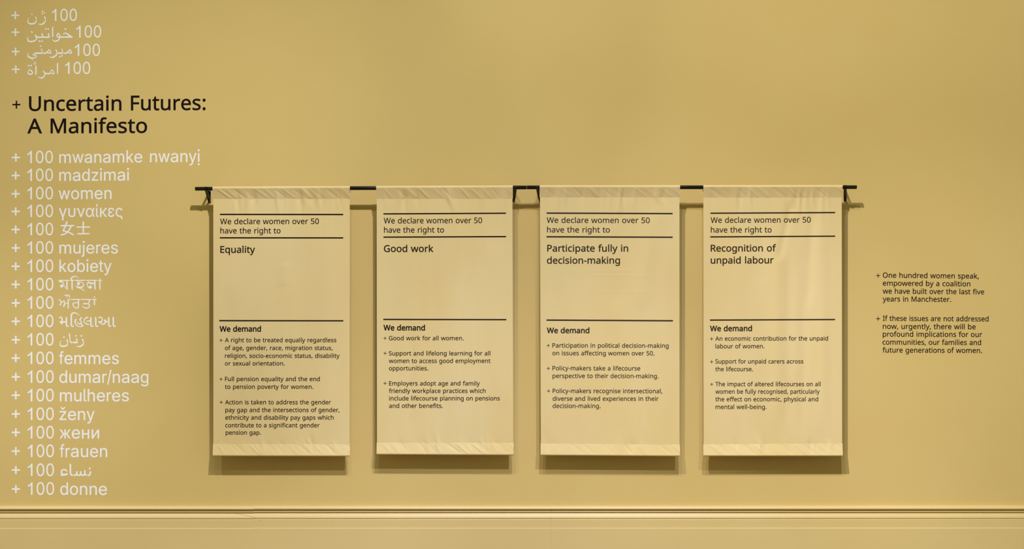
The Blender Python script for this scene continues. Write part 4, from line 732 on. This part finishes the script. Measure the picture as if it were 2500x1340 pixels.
def build_banner(b, idx, label, texts, rules, plus):
    xm = (b.tl + b.tr) / 2
    root = empty('hanging_banner', wpt(xm, b.botL, D_LOW)); tag(root, label, 'banner', 'four printed cloth banners')
    # panel
    ny, nx = 230, 128
    P = np.empty((ny, nx, 3))
    for i in range(ny):
        v = i / (ny - 1)
        u = np.linspace(0, 1, nx)
        py0 = b.seam - 2.5 + (b.hemL + 5 - b.seam) * v
        px = b.L(py0) + 0.9 + (b.R(py0) - b.L(py0) - 1.8) * u
        py = b.seam - 2.5 + (b.hem(px) + 2.5 - b.seam + 2.5) * v     # both ends tucked into the pockets
        P[i] = np_pt(px, py, b.depth(px, py))
    cloth_obj('panel', grid_mesh(P, 'panel'), root)
    # sleeve round the rail
    px = np.linspace(b.tl, b.tr, 200)
    sd = b.depth(px, np.full_like(px, b.seam)); S = np_pt(px, np.full_like(px, b.seam), sd)
    rc = np.array([tuple(wpt(x, RODY(x), D_ROD)) for x in px]); Rr = R_ROD + 0.0013
    rows = []
    nf = 26
    af = math.radians(-6)
    fx = rc[:, 1] - Rr * math.cos(af); fz = rc[:, 2] + Rr * math.sin(af)
    for k in range(nf):
        t = k / (nf - 1); q = np.stack([rc[:, 0], S[:, 1] * (1 - t) + fx * t - 0.0, S[:, 2] * (1 - t) + fz * t], 1)
        q[:, 1] += 0.0008 * np.sin(np.pi * t) * 0.5
        pyy = b.seam + (RODY(xm) + 4 - b.seam) * t
        for (x0, run, sg, amp) in b.topw:
            xc = x0 + run * (1 - t); w = math.sin(math.pi * min(1, t * 1.0)) ** .6 if t < 1 else 0
            q[:, 1] -= amp * w * np.exp(-((px - xc) / sg) ** 2)
        rows.append(q)
    for k in range(1, 15):
        a = af + (math.radians(196) - af) * k / 14
        rows.append(np.stack([rc[:, 0], rc[:, 1] - Rr * math.cos(a), rc[:, 2] + Rr * math.sin(a)], 1))
    for k in range(1, 7):
        t = k / 6; e = rows[nf + 13] if k == 1 else base
        if k == 1: base = rows[-1]
        rows.append(np.stack([rc[:, 0], base[:, 1] * (1 - t) + (S[:, 1] + 0.0012) * t, base[:, 2] * (1 - t) + S[:, 2] * t], 1))
    me = grid_mesh(np.array(rows), 'rod_sleeve'); orient_front(me, nf * 199 // 2)
    o = link_mesh('rod_sleeve', me, M_CLOTH, root, (0, 0, 0), smooth=True)
    # bottom hem round its bar
    px = np.linspace(b.bl, b.br, 200); hy = b.hem(px); by = b.bot(px)
    S = np_pt(px, hy, b.depth(px, hy)); Rb = 0.0062; dc = D_LOW + 0.006
    bz = np_pt(px, by, np.full_like(px, dc))[:, 2] + Rb
    rows = []
    for k in range(nf):
        t = k / (nf - 1)
        q = np.stack([px * 0 + S[:, 0] * (1 - t) + np_pt(px, by, np.full_like(px, dc))[:, 0] * t, S[:, 1] * (1 - t) + (-dc - Rb) * t, S[:, 2] * (1 - t) + bz * t], 1)
        for (x0, run, sg, amp) in b.hemw:
            xc = x0 + run * t
            q[:, 1] -= amp * math.sin(math.pi * t) ** .6 * np.exp(-((px - xc) / sg) ** 2)
        rows.append(q)
    X = rows[-1][:, 0]
    for k in range(1, 11):
        a = math.radians(-180 * k / 10)
        rows.append(np.stack([X, X * 0 - dc - Rb * math.cos(a), bz + Rb * math.sin(a)], 1))
    base = rows[-1]
    for k in range(1, 6):
        t = k / 5
        rows.append(np.stack([X, base[:, 1] * (1 - t) + (S[:, 1] + 0.0012) * t, base[:, 2] * (1 - t) + S[:, 2] * t], 1))
    me = grid_mesh(np.array(rows), 'bottom_hem'); orient_front(me, nf * 199 // 2)
    link_mesh('bottom_hem', me, M_CLOTH, root, (0, 0, 0), smooth=True)
    # print
    ink = M_INK[idx]
    def on_cloth(px, py, top): return np_pt(px, py, b.depth(px, py) + 0.0005)
    for (s, size, bold, x0, x1, b0, b1) in texts:
        lay('text_line', layout(s, 'H', size, x0, x1, b0, b1, bold), ink, root, on_cloth, False)
    for (x, y) in plus: lay('plus_sign', plus_shape(x, y, 7.8, 1.25), ink, root, on_cloth, False)
    for (x0, x1, y0, y1, th) in rules:
        n = 90; xs = np.linspace(x0, x1, n); ys = y0 + (y1 - y0) * (xs - x0) / (x1 - x0)
        G = np.stack([on_cloth(xs, ys + th * (j / 2 - .5), None) for j in range(3)], 0)
        me = grid_mesh(G, 'rule_line'); toward_camera(me); link_mesh('rule_line', me, ink, root, (0, 0, 0))
    return root
def orient_front(me, k):
    if me.polygons[k].normal.y > 0: me.flip_normals()

HEAD = 18.8
def hdr(x0, x1, xa, xb, b0, b1, c0, c1):
    return [('We declare women over 50', HEAD, 0.18, x0, x1, b0, b1), ('have the right to', HEAD, 0.18, xa, xb, c0, c1)]
B1 = Banner(519.9, 854.8, 520.0, 854.2, 485.4, 1083.4, 1084.2, 1113.4, 1113.9, 1.3,
  [(735, 560, 742, 1075, 26, -.0016, 'p'), (640, 500, 655, 900, 34, .0012, 'p'), (560, 700, 566, 1070, 20, -.0009, 'p'), (800, 520, 795, 1060, 24, .0012, 'p'), (700, 640, 690, 700, 12, .0007, 'p')], 15, 14)
build_banner(B1, 0, 'leftmost cloth banner, printed with the heading Equality', hdr(537.4, 778.6, 537.9, 685, 547.2, 546.6, 569.6, 569.6) + [
  ('Equality', 22.6, 0.36, 537.8, 622.8, 617.0, 617.0), ('We demand', 18.0, 0.55, 535.9, 637.3, 809.2, 809.2)] +
  [(s, 14.3, 0.18, a, z, bb, bb) for s, a, z, bb in (
   ('A right to be treated equally regardless', 549, 821.2, 835.1), ('of age, gender, race, migration status,', 549, 812, 854.2),
   ('religion, socio-economic status, disability', 549.2, 829.2, 873.4), ('or sexual orientation.', 549, 695, 892.0),
   ('Full pension equality and the end', 549.2, 780.8, 930.1), ('to pension poverty for women.', 549, 764.7, 949.0),
   ('Action is taken to address the gender', 549.5, 808, 986.8), ('pay gap and the intersections of gender,', 550, 829, 1005.7),
   ('ethnicity and disability pay gaps which', 549.9, 814.6, 1024.2), ('contribute to a significant gender', 549.9, 780.4, 1043.0), ('pension gap.', 551, 637, 1060.9))],
  [(537, 838, 523.3, 523.6, 3.3), (536.6, 838, 580.4, 580.6, 3.2), (535.2, 838.3, 782.6, 783.0, 3.2)],
  [(539.7, 830.6), (539.7, 925.4), (540, 981.9)])
B2 = Banner(918.8, 1252.0, 919.6, 1254.0, 485.4, 1080.4, 1081.0, 1109.6, 1111.3, 4.1,
  [(1003, 780, 1001, 1078, 14, -.0018, 'p'), (1120, 520, 1110, 1000, 30, .0014, 'p'), (1210, 560, 1215, 1000, 26, .0014, 'p'), (960, 500, 952, 900, 20, -.0008, 'p'), (1060, 620, 1066, 1060, 22, -.0009, 'p')], 11, 15)
build_banner(B2, 1, 'second cloth banner from the left, printed with the heading Good work', hdr(936.9, 1177, 937.6, 1084, 545.2, 544.4, 567.9, 567.5) + [
  ('Good work', 22.6, 0.36, 937.2, 1058.3, 614.8, 614.8), ('We demand', 18.0, 0.55, 936.1, 1037.6, 806.2, 806.4)] +
  [(s, 14.3, 0.18, a, z, bb, bb) for s, a, z, bb in (
   ('Good work for all women.', 949.3, 1131.9, 830.4), ('Support and lifelong learning for all', 949.3, 1197.2, 867.4), ('women to access good employment', 949.3, 1197.4, 885.8),
   ('opportunities.', 949.5, 1045.5, 904.0), ('Employers adopt age and family', 949.8, 1171.6, 940.8), ('friendly workplace practices which', 949.6, 1185.7, 959.0),
   ('include lifecourse planning on pensions', 950.1, 1220.2, 977.3), ('and other benefits.', 949.9, 1081.3, 995.5))],
  [(936.1, 1235.3, 522.0, 520.4, 3.2), (936.1, 1235.5, 578.8, 577.5, 3.2), (935.8, 1236.2, 779.6, 780.2, 3.2)],
  [(940.1, 825.5), (940.1, 862.4), (940.1, 935.6)])
B3 = Banner(1317.4, 1659.7, 1319.8, 1659.8, 481.8, 1082.4, 1085.0, 1111.6, 1113.9, 7.7,
  [(1600, 500, 1560, 760, 22, .0016, 'p'), (1540, 490, 1500, 760, 30, -.0012, 'p'), (1400, 560, 1410, 1000, 36, .0010, 'p'), (1620, 560, 1626, 1060, 18, .0010, 'p'),
   (1410, 672, 1620, 674, 1.8, .0005, 'h'), (1370, 661, 1590, 660, 1.6, .0004, 'h'), (1440, 712, 1610, 713, 1.8, .0004, 'h'), (1360, 939, 1500, 942, 1.8, .0003, 'h')], 10, 8)
build_banner(B3, 2, 'third cloth banner from the left, headed Participate fully in decision-making', hdr(1334.6, 1586.4, 1335.5, 1489, 543.9, 544.4, 567.2, 567.4) + [
  ('Participate fully in', 22.6, 0.36, 1335.9, 1533.8, 613.9, 614.0), ('decision-making', 22.6, 0.36, 1335.2, 1513.6, 643.4, 643.4), ('We demand', 18.0, 0.55, 1334.8, 1439, 812.8, 813.0)] +
  [(s, 14.5, 0.18, a, z, bb, bc) for s, a, z, bb, bc in (
   ('Participation in political decision-making', 1348.5, 1632.4, 848.1, 848.9), ('on issues affecting women over 50.', 1348.5, 1597.6, 866.9, 867.5),
   ('Policy-makers take a lifecourse', 1348.8, 1563.1, 903.6, 904.2), ('perspective to their decision-making.', 1349.0, 1607.8, 922.4, 923.0),
   ('Policy-makers recognise intersectional,', 1349.2, 1617.0, 959.1, 959.7), ('diverse and lived experiences in their', 1349.2, 1607.8, 978.0, 978.3), ('decision-making.', 1349.2, 1466.5, 995.7, 995.9))],
  [(1334.4, 1642.2, 520.1, 521.3, 3.4), (1334.4, 1642.3, 577.9, 579.0, 3.4), (1334.2, 1642.9, 781.2, 782.9, 3.4)],
  [(1338.6, 843.3), (1338.8, 899.1), (1339.4, 954.3)])
B4 = Banner(1716.4, 2055.9, 1717.0, 2056.9, 482.4, 1084.6, 1082.0, 1113.5, 1113.5, 9.2,
  [(1935, 485, 1900, 640, 10, -.0022, 'p'), (1900, 560, 1893, 1070, 18, .0020, 'p'), (1985, 490, 1972, 760, 11, -.0018, 'p'), (1965, 560, 1958, 1075, 14, -.0016, 'p'), (2005, 500, 2010, 1060, 16, .0018, 'p'),
   (1925, 600, 1925, 1060, 14, -.0014, 'p'), (1800, 560, 1806, 1050, 34, .0010, 'p'), (1860, 500, 1852, 700, 18, -.0008, 'p')], 11, 12)
build_banner(B4, 3, 'rightmost cloth banner, headed Recognition of unpaid labour', hdr(1734.9, 1979.3, 1735.4, 1883.9, 543.9, 543.0, 567.6, 567.3) + [
  ('Recognition of', 22.6, 0.36, 1735.1, 1895, 613.9, 613.4), ('unpaid labour', 22.6, 0.36, 1735.1, 1888.8, 643.3, 642.7), ('We demand', 18.0, 0.55, 1733.2, 1836, 808.2, 807.9)] +
  [(s, 14.4, 0.18, a, z, bb, bc) for s, a, z, bb, bc in (
   ('An economic contribution for the unpaid', 1746.3, 2021.5, 831.5, 831.0), ('labour of women.', 1746.6, 1866.2, 850.2, 850.0),
   ('Support for unpaid carers across', 1746.4, 1961.4, 887.2, 887.1), ('the lifecourse.', 1746.3, 1838.3, 906.0, 906.0),
   ('The impact of altered lifecourses on all', 1746.4, 2003.5, 942.5, 942.5), ('women be fully recognised, particularly', 1746.6, 2001.2, 960.8, 960.8),
   ('the effect on economic, physical and', 1746.5, 1997.6, 979.4, 979.4), ('mental well-being.', 1746.8, 1871.5, 998.2, 998.2))],
  [(1734.5, 2038.9, 520.4, 518.8, 3.2), (1734.1, 2038.9, 578.2, 576.4, 3.2), (1733.3, 2038.6, 781.2, 779.9, 3.2)],
  [(1737.4, 827.2), (1737.4, 883.1), (1737.6, 937.9)])
